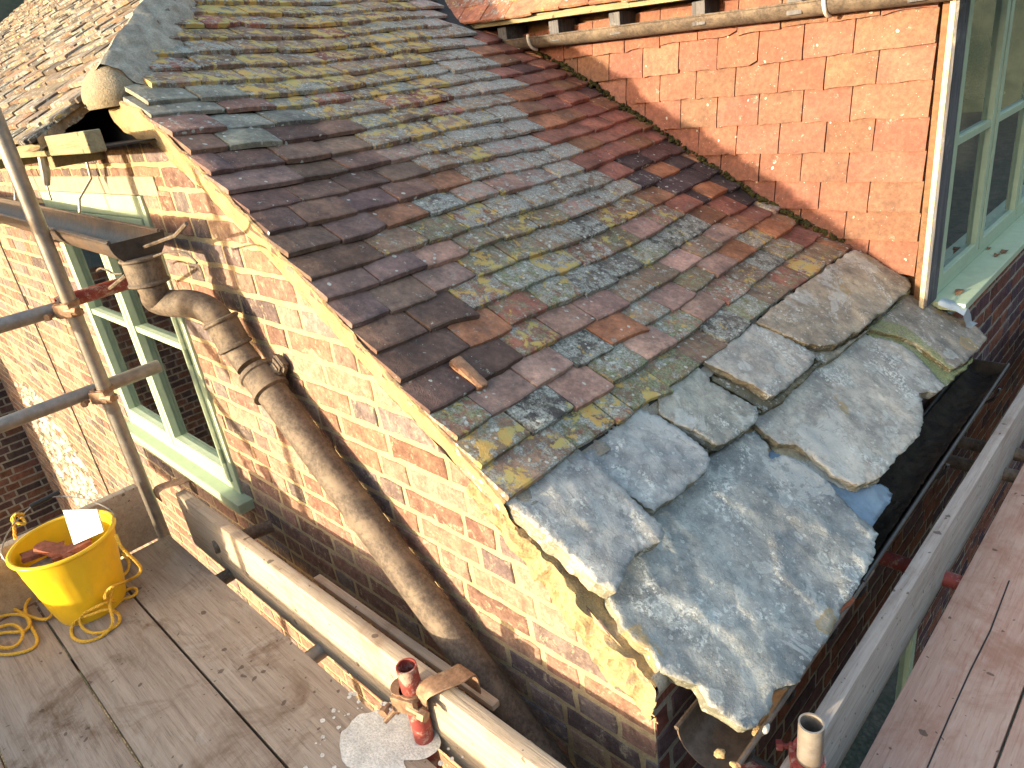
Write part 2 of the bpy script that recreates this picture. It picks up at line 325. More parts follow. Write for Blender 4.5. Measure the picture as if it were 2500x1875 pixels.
def rowpt(i,y):
    i=min(max(i,0),NR-1); s=(y-Y0)/(DY-Y0)
    a=Vall[i]; b=Rall[i]
    k=max(0,min(1,1-abs(i-NUP-2)/16))
    sag=(.012+.022*k)*math.sin(math.pi*max(0,min(1,s)))+.009*math.sin(s*9+i*.35)*math.sin(math.pi*max(0,min(1,s)))
    return Vector((lerp(a[0],b[0],s)+sag*.6,y,lerp(a[1],b[1],s)-sag*.75))
def roofz(x,y):
    for i in range(NR-1):
        p=rowpt(i,y); q=rowpt(i+1,y)
        if p.x<=x<=q.x: return lerp(p.z,q.z,(x-p.x)/(q.x-p.x))
    p=rowpt(NR-1,y); return p.z-.62*(x-p.x) if x>p.x else rowpt(0,y).z
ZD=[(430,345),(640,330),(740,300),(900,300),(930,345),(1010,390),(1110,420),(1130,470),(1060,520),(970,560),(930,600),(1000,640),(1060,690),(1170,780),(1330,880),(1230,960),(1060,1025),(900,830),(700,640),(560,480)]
ZG=[(300,200),(640,215),(700,290),(600,335),(420,350)]
ZY=[(420,-400),(1180,-400),(1130,60),(1200,150),(1290,290),(1330,340),(1250,400),(1100,400),(930,340),(760,300),(700,280),(560,220),(340,200)]
ZW=[(1010,-40),(1100,-40),(1200,100),(1340,300),(1460,420),(1520,500),(1380,520),(1180,410),(1120,300),(1060,150)]
ZR=[(1100,0),(1330,40),(1430,190),(1600,300),(1800,440),(2100,600),(1960,620),(1790,560),(1600,510),(1430,410),(1330,320),(1210,150)]
ZP=[(1560,340),(1720,400),(1860,470),(1800,510),(1620,470),(1500,430)]
def jit(c,a=.18):
    k=1+random.uniform(-a,a); return (c[0]*k*R_(.95,1.05),c[1]*k,c[2]*k*R_(.95,1.05))
BR=(.15,.095,.075); PU=(.13,.082,.07); OR=(.32,.15,.085); RD=(.25,.11,.085); BW=(.23,.16,.115); PK=(.32,.21,.175); GG=(.22,.215,.18)
def tilecol(P):
    px,py=proj(P); r=random.random(); px+=random.gauss(0,16); py+=random.gauss(0,9)
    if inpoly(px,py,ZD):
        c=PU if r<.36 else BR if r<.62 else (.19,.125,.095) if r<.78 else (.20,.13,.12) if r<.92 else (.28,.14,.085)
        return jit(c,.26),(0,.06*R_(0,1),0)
    if inpoly(px,py,ZG): return jit(GG if r<.75 else (.2,.12,.1)),(.15*R_(0,1),.35,.35*R_(0,1))
    if inpoly(px,py,ZP): return jit((.065,.05,.055) if r<.8 else OR),(0,.3*R_(0,1),0)
    if inpoly(px,py,ZR):
        c=RD if r<.5 else (.26,.13,.08) if r<.8 else (.12,.065,.065) if r<.92 else OR
        return jit(c),(.05*R_(0,1),.22*R_(0,1)*(px>1500),0)
    if inpoly(px,py,ZW): return jit(BW if r<.6 else PK),(.5*R_(.2,1),R_(.7,1),.15)
    if inpoly(px,py,ZY): return jit(BW if r<.7 else GG if r<.85 else RD),(R_(.62,.95),R_(.35,.75),R_(.1,.35))
    # middle / lower field
    if py<520: return jit(BW if r<.6 else PK if r<.8 else (.13,.11,.10)),(R_(.2,.75),R_(.35,.95),R_(0,.6))
    if r<.24: return jit(PK),(.12*R_(0,1),.15,.0)
    if r<.30: return jit(OR),(0,.1,0)
    if r<.38: return jit((.10,.095,.09)),(.3,.75,.5)
    return jit(BW if r<.84 else RD),(R_(.25,.88),R_(.3,.85),R_(.4,1.0))
def add_tile(b,N,a,u,w,L,t,col,li,cnx=4,broken=0):
    """N = lower left corner of the nose (bottom), a across, u uphill along the tile top"""
    n=a.cross(u); 
    if n.z<0: n=-n
    n.normalize()
    nu,nv=cnx,3; ss=[i/nu for i in range(nu+1)]; vv=[0,.03,.5,1]
    cam_=R_(-.002,.004); cup=R_(-.001,.002)
    so=R_(0,99); top=[];bot=[]
    for j,q in enumerate(vv):
        for i,s in enumerate(ss):
            e=0
            if j<=1: e=ns((s*3+so,0,so))*.0045
            if broken and j<=1: e+=broken*max(0,(s-.6))*.06
            if j<=1 and i in(0,nu): e+=.003
            x=s*w+ (ns((q*4+so,3,so))*.0015)
            zz=cam_*(1-(2*s-1)**2)+cup*math.sin(q*3)
            rnd=-.0022 if j==0 else 0
            if i in (0,nu): rnd-=.0012
            p=N+a*x+u*(q*L+e)+n*(t+zz+rnd)
            top.append(p); bot.append(N+a*x+u*(q*L+e)+n*(zz*.9))
    W_=nu+1; vs=top+bot; nb=len(top); fs=[]
    for j in range(3):
        for i in range(nu):
            k=j*W_+i; fs.append([k,k+1,k+W_+1,k+W_]); fs.append([nb+k,nb+k+W_,nb+k+W_+1,nb+k+1])
    for i in range(nu): fs.append([i+1,i,nb+i,nb+i+1]); k=3*W_+i; fs.append([k,k+1,nb+k+1,nb+k])
    for j in range(3): k=j*W_; fs.append([k,k+W_,nb+k+W_,nb+k]); k+=nu; fs.append([k+W_,k,nb+k,nb+k+W_])
    b.add(vs,fs,col,li)
def hipY(x): return ((-1.62-x)*.72 if x>-2.25 else .4536+(-2.25-x)*.89) if x<-1.62 else -9
UE=lambda x:1.85+0*x           # eaves line of the upper roof
def valleyY(z): return 9 if z<1.40 else max(1.62,1.85+(z-1.52)*1.1)
def main_roof():
    b=MB(); T=.0145
    for i in range(1,NR):
        y=Y0+R_(-.004,.004); first=True
        hy=hipY(rowpt(i,0).x)
        if hy>0: y=hy-.06+R_(0,.05)
        while y<DY-.03:
            w=.165+R_(-.004,.004)
            if first and i%2==0 and hy<0: w*=.72 if i%4 else 1.42
            if random.random()<.03: w*=.45
            first=False
            if y+w>DY-.01: w=DY-.008-y
            if w<.035: break
            P=rowpt(i,y); Q=rowpt(i,y+w); U=rowpt(i-1,y+w/2)
            if (P.z>1.36 and y+w*.5>valleyY(P.z)): break
            a=(Q-P).normalized(); 
            mid=(P+Q)/2; up0=(U-mid)
            n0=a.cross(up0).normalized(); 
            if n0.z<0: n0=-n0
            u=(U-(mid+n0*(T+.001))); u=(u-a*u.dot(a)).normalized()
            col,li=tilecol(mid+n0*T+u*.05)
            dn=u*(R_(-.006,.005)); li_=n0*R_(0,.004)
            tw=R_(-.014,.014); aa=(a+n0*tw+u*R_(-.03,.03)).normalized()
            br=R_(-1,1) if random.random()<.08 else 0
            add_tile(b,P+dn+li_,aa,u,w-R_(.003,.0065),.165,T*R_(.85,1.25),col,li,4,br)
            y+=w
    b.build('roof_tiles',MT['tile'],house)
    # underlay just beneath the tiles so nothing shows through the joints
    u=MB(); 
    for i in range(0,NR-1):
        ya=max(Y0+.03,hipY(rowpt(i,0).x)-.02); ys=[ya+k*(DY-ya)/8 for k in range(9)]
        vs=[];
        for q in (i,i+1):
            for y in ys: p=rowpt(q,y); vs.append((p.x,p.y,p.z-.008))
        u.add(vs,[[k,k+1,9+k+1,9+k] for k in range(8)],(.05,.03,.03))
    u.build('roof_underlay',MT['dark'],house)
main_roof()
# orange slip tile piece sitting in the roof
def slip():
    b=MB(); P=onplane(1172,893,(.6,0,1),.21); y=P.y; i=NR-4
    p=onplane(1193,945,(.62,0,1),.232); q=onplane(1122,878,(.62,0,1),.236)
    u=(q-p); L=u.length; u.normalize(); a=Vector((0,1,0)); add_tile(b,p+Vector((0,-.036,.0)),a,u,.034,L,.016,(.36,.20,.12),(0,0,0))
    b.build('tile_slip',MT['tile'],house)
slip()
# left roof beyond the hip (faces -Y)
SL=.62
def left_roof():
    b=MB(); T=.014; gy=.092
    for r in range(0,44):
        y=-.235+r*gy*.86; z=1.232+(r*gy*.86)*SL
        xr=-1.98+.15*(y+.235)-(max(0,y-.05)*1.22); x=xr+R_(-.02,.02)
        while x>-10:
            w=.165+R_(-.006,.006)
            P=Vector((x-w,y,z)); a=Vector((1,0,0)); u=Vector((0,1,SL+.0)).normalized(); n=Vector((0,-SL,1)).normalized()
            u=(u*.1-n*T).normalized(); 
            rr=random.random(); li=(R_(.1,.6) if rr<.5 else 0,R_(.15,.8),R_(0,.2))
            col=jit((.15,.125,.10) if rr<.6 else (.18,.12,.085) if rr<.85 else (.09,.08,.075),.35)
            add_tile(b,P+n*R_(0,.006)+u*R_(-.012,.006),(a+n*R_(-.02,.02)).normalized(),u,w-.003,.14,T*R_(.8,1.3),col,li,3,R_(-.6,.6) if rr<.2 else 0)
            x-=w
    b.build('left_roof_tiles',MT['tile'],house)
    u=MB(); u.add([(-1.99,-.21,1.232),(-10,-.21,1.232),(-10,3.4,1.232+3.61*SL),(-5.9,3.4,1.232+3.61*SL)],[[0,1,2,3]]); u.build('left_roof_underlay',MT['dark'],house)
left_roof()
# verge of the left roof, dark panel for the eaves shade, hip mortar and the rounded cap
def lump(name,m,fn,nu,nv,parent=None,mt=None):
    b=MB(); vs=[fn(i/nu,j/nv) for j in range(nv+1) for i in range(nu+1)]
    b.add(vs,[[j*(nu+1)+i,j*(nu+1)+i+1,(j+1)*(nu+1)+i+1,(j+1)*(nu+1)+i] for j in range(nv) for i in range(nu)])
    return b.build(name,m,parent,True)
HA=Vector((-1.82,-.03,1.355)); HB=Vector((-3.54,1.5,1.375+.64*1.5))
def hipfn(s,t):
    # s across (-1..1), t along
    p=HA.lerp(HB,t); d=(s-.5)*2
    side=Vector((.50,.80,-.33)) if d>0 else Vector((-.55,-.70,-.48))
    wv=(.132 if d>0 else .10)+.024*ns((t*9,d,1))+.012*math.sin(t*58)*(d>0)
    q=p+side*abs(d)*wv+Vector((0,0,.070*(1-d*d)))
    return q+Vector((1,1,1))*ns(q,28)*.010+Vector((0,0,1))*ns(q,9)*.012
lump('hip_mortar',MT['hip'],hipfn,26,160,house)
def capfn(s,t):
    C0=Vector((-1.87,-.005,1.335)); th=t*math.pi*.62; ph=(s-.5)*2*math.pi
    r=.092*(1+.10*ns((s*3,t*3,2)))
    return C0+Vector((math.cos(ph)*math.sin(th)*r*1.05,math.sin(ph)*math.sin(th)*r*.95,math.cos(th)*r*.95))
lump('hip_end_cap',MT['render'],capfn,32,16,house)
def vergeL():
    b=MB()
    p0=Vector((-1.985,-.225,1.232)); p1=Vector((-1.985,.01,1.356)); n=14
    for k in range(n):   # stacked verge edges, ragged
        a=p0.lerp(p1,k/n); c=p0.lerp(p1,(k+1)/n); h=.020+.01*ns((k*2.1,0,0)); o=.006*ns((k*3.3,1,0))
        b.add([(a.x+o,a.y,a.z-h),(c.x+o,c.y,c.z-h),(c.x+o,c.y,c.z+.016),(a.x+o,a.y,a.z+.016),(a.x-.2,a.y,a.z-h),(c.x-.2,c.y,c.z-h)],[[0,1,2,3],[0,4,5,1]],(.26,.19,.12),(.2,.5,0))
    b.build('left_roof_verge',MT['tile'],house)
    s=MB(); s.add([(-2.7,.03,1.15),(-1.66,.03,1.15),(-1.66,.03,1.265),(-1.87,.03,1.35),(-2.7,.03,1.37)],[[0,1,2,3,4]]); s.box((-2.7,-.16,1.198),(-1.62,.04,1.203)); s.build('eaves_shade_panel',MT['dark'],house)  # near-black sheets standing in for the shade in the eaves void
    e=MB(); e.box((-5.9,-.205,1.192),(-1.60,-.16,1.250),bev=.004); e.build('eaves_beam',MT['beam'],house)
    for x in (-2.20,-3.0,-3.7): 
        j=MB(); j.box((x-.03,-.16,1.150),(x+.03,0,1.189),bev=.004); j.build('rafter_foot',MT['beam'],house)
vergeL()
# ------------------------------------------------------------------ bricks
def clip_poly(pl,inside,inter):
    out=[]
    for i in range(len(pl)):
        a=pl[i]; b_=pl[(i+1)%len(pl)]
        ia=inside(a); ib=inside(b_)
        if ia: out.append(a)
        if ia!=ib: out.append(inter(a,b_))
    return out
def clip_line(pl,u0,v0,u1,v1):   # keep the part below the line (u0,v0)-(u1,v1), u increasing
    s=(v1-v0)/(u1-u0); f=lambda p:p[1]-(v0+s*(p[0]-u0))
    def it(a,b_):
        fa,fb=f(a),f(b_); t=fa/(fa-fb); return (lerp(a[0],b_[0],t),lerp(a[1],b_[1],t))
    return clip_poly(pl,lambda p:f(p)<=0,it)
def sub_rect(rc,h):
    u0,v0,u1,v1=rc; a0,b0,a1,b1=h
    if u1<=a0 or u0>=a1 or v1<=b0 or v0>=b1: return [rc]
    out=[]
    if v0<b0: out.append((u0,v0,u1,b0)); 
    if v1>b1: out.append((u0,b1,u1,v1))
    vv0,vv1=max(v0,b0),min(v1,b1)
    if u0<a0: out.append((u0,vv0,a0,vv1))
    if u1>a1: out.append((a1,vv0,u1,vv1))
    return [r for r in out if r[2]-r[0]>.02 and r[3]-r[1]>.015]
REDS=[(.245,.145,.11),(.265,.165,.13),(.225,.13,.10),(.30,.20,.155),(.20,.12,.10)]
GREYS=[(.20,.155,.145),(.16,.13,.13),(.24,.17,.14),(.13,.10,.10)]
def brick_poly(b,pl,F,col,proud,seed):
    # resample outline with jitter
    pts=[]
    for i in range(len(pl)):
        a=pl[i]; c=pl[(i+1)%len(pl)]; L=math.hypot(c[0]-a[0],c[1]-a[1])
        if L<1e-4: continue
        k=max(1,int(L/.028))
        for j in range(k): pts.append((lerp(a[0],c[0],j/k),lerp(a[1],c[1],j/k)))
    if len(pts)<3: return
    cu=sum(p[0] for p in pts)/len(pts); cv=sum(p[1] for p in pts)/len(pts)
    pts=[(p[0]+ns((p[0],p[1],seed),33)*.006-(p[0]-cu)*.012,p[1]+ns((p[0],p[1],seed+9),33)*.006-(p[1]-cv)*.03) for p in pts]
    n=len(pts); vs=[]
    for p in pts: vs.append(F(p[0],p[1],-.004))
    for p in pts: vs.append(F(p[0]-(p[0]-cu)*.012,p[1]-(p[1]-cv)*.03,proud-.0022))
    for p in pts: vs.append(F(p[0]-(p[0]-cu)*.05,p[1]-(p[1]-cv)*.12,proud+ns((p[0],p[1],seed),20)*.0015))
    fs=[[i,(i+1)%n,n+(i+1)%n,n+i] for i in range(n)]+[[n+i,n+(i+1)%n,2*n+(i+1)%n,2*n+i] for i in range(n)]+[[2*n+i for i in range(n)]]
    b.add(vs,fs,col)
def brick_wall(name,mname,F,u0,u1,v0,v1,holes=(),topline=None,pal=None,mort=None,ch=.0745,proudk=1,bm_='brick',parent=None,soldier=None,greyp=.25):
    b=MB(); r=0; v=v0
    while v<v1:
        u=u0-(R_(.0,.02) if False else (0 if r%2 else .056)); k=r%2; seq=0
        while u<u1:
            hd=(seq+k)%2==0 if random.random()<.75 else random.random()<.4
            w_=.103 if hd else .215
            w_+=R_(-.006,.006)
            rc=(max(u,u0),v+.0055,min(u+w_,u1),min(v+ch-.0065+R_(-.003,.002),v1)); u+=w_+.0135; seq+=1
            if rc[2]-rc[0]<.02 or rc[3]-rc[1]<.012: continue
            rs=[rc]
            for h in holes: rs=[q for x in rs for q in sub_rect(x,h)]
            for q in rs:
                pl=[(q[0],q[1]),(q[2],q[1]),(q[2],q[3]),(q[0],q[3])]
                if topline:
                    cu=(q[0]+q[2])/2
                    for (a,c) in zip(topline[:-1],topline[1:]):
                        if a[0]-.06<=cu<=c[0]+.06: pl=clip_line(pl,a[0],a[1],c[0],c[1])
                        if len(pl)<3: break
                if len(pl)<3: continue
                g_=random.random()<greyp+(.2 if hd else 0)
                c_=random.choice(GREYS if g_ else REDS) if pal is None else random.choice(pal)
                brick_poly(b,pl,F,jit(c_,.2),(R_(.0015,.0045))*proudk,R_(0,50))
        v+=ch; r+=1
    return b.build(name,MT[bm_],parent)
def sheet(name,F,u0,u1,v0,v1,holes,topline,m,parent,step=.04,amp=.0022):
    """mortar bed as a fine noisy grid with openings"""
    b=MB(); us=[u0]; 
    ev=sorted(set([u0,u1]+[h[0] for h in holes]+[h[2] for h in holes])); vv=sorted(set([v0,v1]+[h[1] for h in holes]+[h[3] for h in holes]))
    def res(l):
        o=[]
        for a,c in zip(l[:-1],l[1:]):
            k=max(1,int((c-a)/step)); o+=[lerp(a,c,i/k) for i in range(k)]
        return o+[l[-1]]
    us=res([x for x in ev if u0<=x<=u1]); vs_=res([x for x in vv if v0<=x<=v1])
    idx={}
    for i in range(len(us)-1):
        for j in range(len(vs_)-1):
            cu=(us[i]+us[i+1])/2; cv=(vs_[j]+vs_[j+1])/2
            if any(h[0]<cu<h[2] and h[1]<cv<h[3] for h in holes): continue
            pl=[(us[i],vs_[j]),(us[i+1],vs_[j]),(us[i+1],vs_[j+1]),(us[i],vs_[j+1])]
            if topline:
                for (a,c) in zip(topline[:-1],topline[1:]):
                    if a[0]-.03<=cu<=c[0]+.03: pl=clip_line(pl,a[0],a[1],c[0],c[1])
                    if len(pl)<3: break
            if len(pl)<3: continue
            ids=[]
            for p in pl:
                k=(round(p[0],5),round(p[1],5))
                if k not in idx: idx[k]=len(b.v); b.v.append(tuple(F(p[0],p[1],ns((p[0],p[1],3),12)*amp)))
                ids.append(idx[k])
            b.f.append(ids); b.c.append((.5,.5,.5)); b.l.append((0,0,0)); b.m.append(0)
    return b.build(name,m,parent,True)
FW=lambda u,v,h:Vector((u,-h,v))
vt=[(-7.3,1.20),(-1.70,1.20)]+[(x,z-.112) for x,z in V[0:]]
vt=[p for p in vt]
for k in range(1,len(vt)):
    if vt[k][0]<=vt[k-1][0]: vt[k]=(vt[k-1][0]+.001,vt[k][1])
vt+=[(-.15,.205),(.0,.10)]
WIN1=(-3.16,-.165,-1.925,1.03)
LINT=(-3.36,1.031,-1.775,1.092)
wallW=sheet('gable_wall_mortar',FW,-7.25,0,-3.3,1.36,[WIN1,LINT],vt,MT['mortar'],house)
brick_wall('gable_wall_bricks','b',FW,-7.25,0,-2.15,1.36,[WIN1,LINT],vt,parent=house)
LI=MB(); LI.box((LINT[0],-.006,LINT[1]),(LINT[2],.1,LINT[3]),bev=.003); LI.build('lintel',MT['concrete'],house)
# worn chalky patch low on the far end of the wall
def patch():
    b=MB(); ctr=[(-6.4,-.62),(-5.9,-.5),(-5.35,-.6),(-5.0,-.9),(-4.75,-1.2),(-4.6,-1.5),(-4.9,-1.9),(-5.6,-2.0),(-6.2,-1.7),(-6.5,-1.1)]
    N=60
    for _ in range(900):
        u=R_(-6.5,-4.6); v=R_(-2,-.5)
        if not inpoly(u,v,ctr): continue
        s=R_(.012,.045); k=random.randint(5,8)
        vs=[FW(u+math.cos(a)*s*R_(.7,1.3)*1.4,v+math.sin(a)*s*R_(.5,1),.005) for a in [i*2*math.pi/k for i in range(k)]]; vs.append(FW(u,v,R_(.012,.03)))
        c=random.choice([(.55,.5,.42),(.42,.38,.32),(.62,.56,.44),(.16,.14,.12),(.5,.42,.3)])
        b.add(vs,[[i,(i+1)%k,k] for i in range(k)],c)
    b.build('chalk_rubble_patch',MT['brick'],house)
patch()
cb=MB(); cb.tube([(-4.52+.004*i,-.012,.95-.16*i+0) for i in range(14)],.0045,6); tag(cb.build('cable',MT['blackrubber']),'thin dark cable running straight down the sunlit wall left of the casement window','cable')
# projecting dark wall at the far left
FL=lambda u,v,h:Vector((-7.25+h,-u,v))
sheet('side_wall_mortar',FL,0,3.2,-3.3,.0,[],None,MT['greymortar'],house,.1)
brick_wall('side_wall_bricks','b',FL,0,3.2,-3.25,0,parent=house,pal=[(.14,.07,.055),(.10,.06,.055),(.17,.085,.06),(.08,.055,.055)],bm_='brickd')
# front wall under the slabs and the main front wall
FF=lambda u,v,h:Vector((h,u,v))
FM=lambda u,v,h:Vector((-.03+h,u,v))
DPAL=[(.15,.06,.05),(.10,.055,.065),(.19,.075,.055),(.085,.05,.065),(.22,.09,.06),(.12,.075,.085)]
WIN3=(.9,-2.6,1.97,-.95)
sheet('front_wall_mortar',FF,0,DY,-3.3,.06,[WIN3],None,MT['greymortar'],house,.06)
brick_wall('front_wall_bricks','b',FF,0,DY,-2.3,.055,[WIN3],parent=house,pal=DPAL,bm_='brickd')
sheet('main_front_mortar',FM,DY,7,-3.3,.18,[],None,MT['greymortar'],house,.1)
brick_wall('main_front_bricks','b',FM,DY,7,-2.2,.18,parent=house,pal=DPAL,bm_='brickd')
# verge mortar fillet and rubble under the slabs
def verge_fillet():
    n=len(V)
    # full list from cap to slabs
    pts=[(-1.92,1.35)]+V
    P=[Vector((p[0],0,p[1])) for p in pts]
    L=[0]
    for a,c in zip(P[:-1],P[1:]): L.append(L[-1]+(c-a).length)
    def at(t):
        d=t*L[-1]
        for k in range(len(L)-1):
            if d<=L[k+1]+1e-9: return P[k].lerp(P[k+1],(d-L[k])/(L[k+1]-L[k]))
        return P[-1]
    def fn(s,t):
        p=at(t); w=.120*(1+.2*ns((p.x*6,0,3)))*(1-.45*max(0,t-.75)*4*.6)
        prof=[(-.020,.002),(-.028,-.03),(-.021,-.33),(-.013,-.75),(.004,-1.02)]
        k=s*4; i=min(3,int(k)); f=k-i
        y=lerp(prof[i][0],prof[i+1][0],f); dz=lerp(prof[i][1],prof[i+1][1],f)
        q=Vector((p.x,y,p.z+dz*w-.002))
        st=.0045*((t*L[-1]/.105)%1.0)
        q.y-=st*(1-s); 
        e=.0028 if 0<s<1 else 0
        return q+Vector((0,1,0))*(ns(q,26)*.006+ns(q,70)*.002)*(1 if s<1 else .2)+Vector((0,0,1))*ns(q,18)*.008*(s>.9)
    lump('verge_mortar',MT['sand'],fn,12,260,house)
verge_fillet()
def under_slab_rubble():
    def fn(s,t):
        x=lerp(-.46,.014,t); zt=.106-.6*x+.040*max(0,min(1,(-.14-x)/.08)); zb=zt-.050-.060*math.sin(max(0,min(1,(t-.1)/.9))*math.pi*.62)
        if t>.93: zb=min(zb,.02)
        s0=s; 
        if s<.35: y=lerp(.26,-.012,s/.35); z=zt
        else: s=(s-.35)/.65; z=lerp(zt,zb,s); y=-.012-.016*math.sin(s*math.pi)*(1-.2*s)
        s=max(.01,s) if s0<1 else 1
        q=Vector((x,y,z)); amp=1 if 0<s<1 else .3
        q.y+=(ns(q,22)*.018+abs(ns(q,44))*.018)*amp; q.z+=ns(q,16,5)*.012; q.x+=ns(q,30,9)*.005
        return q
    lump('slab_bedding_mortar',MT['sand'],fn,40,110,house)
    # corner return
    def fn2(s,t):
        y=lerp(-.015,.30,t); z=lerp(.13,.06,s); q=Vector((.012+.012*math.sin(s*3.1),y,z)); q.x+=ns(q,26)*.012; q.z+=ns(q,20)*.008; return q
    lump('corner_bedding_mortar',MT['greymortar'],fn2,10,40,house)
under_slab_rubble()
# ------------------------------------------------------------------ hung tile cheek wall
def cheek():
    bk=MB(); bk.add([(-.16,DY+.03,.2),(-4,DY+.03,.2),(-4,DY+.03,1.6),(-.16,DY+.03,1.6)],[[0,1,2,3]]); bk.build('cheek_wall_backing',MT['brown'],house)
    b=MB(); zs=[.235,.343,.470,.580,.688,.796,.910,1.028,1.135,1.25,1.36]
    for r in range(len(zs)-1):
        z0=zs[r]; z1=zs[r+1]; x=-.150-.010*(z0); first=True
        while x>-2.35:
            w=.180+R_(-.006,.006)
            if first and r%2==0: w=.265
            first=False; xa=x-w
            pr=.034+R_(-.003,.003)
            zl=z0+R_(-.002,.002); tw=R_(-.002,.002)
            rr=random.random(); col=jit((.215,.095,.07) if rr<.6 else (.185,.10,.07) if rr<.82 else (.24,.112,.082),.12)
            st=max(0,1-(z0-.3)/.8)*R_(0,.6)
            # trim hidden ones under the catslide
            if z1+.03<roofz(xa if xa>-2.3 else -2.3,DY)-.03 : x-=w; continue
            nu,nv=5,4; vs=[];o=R_(0,90)
            for j in range(nv+1):
                for i in range(nu+1):
                    s=i/nu; q=j/nv
                    zz=lerp(zl+tw*s,z1+.03,q)+(ns((s*3+o,0,o))*.006-(.005 if i in(0,nu) and random.random()<.5 else 0) if j==0 else 0)
                    if rr<.12 and j==0 and i==(0 if rr<.06 else nu): zz+=.014
                    yy=DY-lerp(pr,.010,q)-.0035*math.sin(s*math.pi)*(R_(.9,1.1))
                    if j==0: yy+=.003
                    vs.append((lerp(xa+.0022,x-.0022,s),yy,zz))
            n1=len(vs)
            for i in range(nu+1): vs.append((vs[i][0],vs[i][1]+.013,vs[i][2]+.001))
            for j in range(nv+1): vs.append((vs[j*(nu+1)][0],vs[j*(nu+1)][1]+.013,vs[j*(nu+1)][2])); 
            for j in range(nv+1): vs.append((vs[j*(nu+1)+nu][0],vs[j*(nu+1)+nu][1]+.013,vs[j*(nu+1)+nu][2]))
            fs=[[j*(nu+1)+i,j*(nu+1)+i+1,(j+1)*(nu+1)+i+1,(j+1)*(nu+1)+i] for j in range(nv) for i in range(nu)]
            fs+=[[i,n1+i,n1+i+1,i+1] for i in range(nu)]
            m1=n1+nu+1; m2=m1+nv+1
            fs+=[[j*(nu+1),(j+1)*(nu+1),m1+j+1,m1+j] for j in range(nv)]
            fs+=[[j*(nu+1)+nu,m2+j,m2+j+1,(j+1)*(nu+1)+nu] for j in range(nv)]
            b.add(vs,fs,col,(0,.12*st,R_(0,.35)*st*2 if rr<.5 else 0))
            x-=w
    b.build('hung_wall_tiles',MT['tile2'],house)
cheek()
# moss and debris along the abutment
def abut_moss():
    b=MB()
    for k in range(420):
        x=R_(-1.95,-.42); y=DY-.022-abs(random.gauss(0,.016)); z=roofz(x,DY-.03)+.016+R_(0,.012)
        s=R_(.004,.012); bm=bmesh.new(); bmesh.ops.create_icosphere(bm,subdivisions=1,radius=s)
        for v in bm.verts: v.co=v.co*R_(.6,1.4)
        b.bm(bm,mat=Matrix.Translation((x,y,z)))
    tag(b.build('abutment_moss',MT['moss']),'dark moss and grit along the foot of the tile hung wall','moss',kind='stuff')
abut_moss()
# corner board and post, coloured by light: sunlit edge cream, unlit weathered front dark
cbm=MB(); cbm.box((-.150,DY-.035,.20),(-.118,DY+.05,1.55),bev=.002); cbm.build('corner_board',MT['brown'],house)
cbm=MB(); cbm.box((-.117,DY-.080,.20),(-.100,DY+.02,1.55),bev=.002)
cbm.build('post_lit_edge',MT['cream'],house)
def post():
    b=MB(); pts=[]
    n=40
    def ring(z):
        o=ns((0,0,z),9)*.003; return [(-.0995,DY-.078+o,z),(-.090+o,DY-.079,z),(-.088,DY+.030+o,z),(-.0995,DY+.03,z)]
    vs=[]
    for k in range(n+1): vs+=ring(lerp(.24,1.6,k/n))
    fs=[[k*4+i,k*4+(i+1)%4,(k+1)*4+(i+1)%4,(k+1)*4+i] for k in range(n) for i in range(4)]; fs.append([3,2,1,0])
    b.add(vs,fs); b.build('corner_post',MT['post'],house)
post()
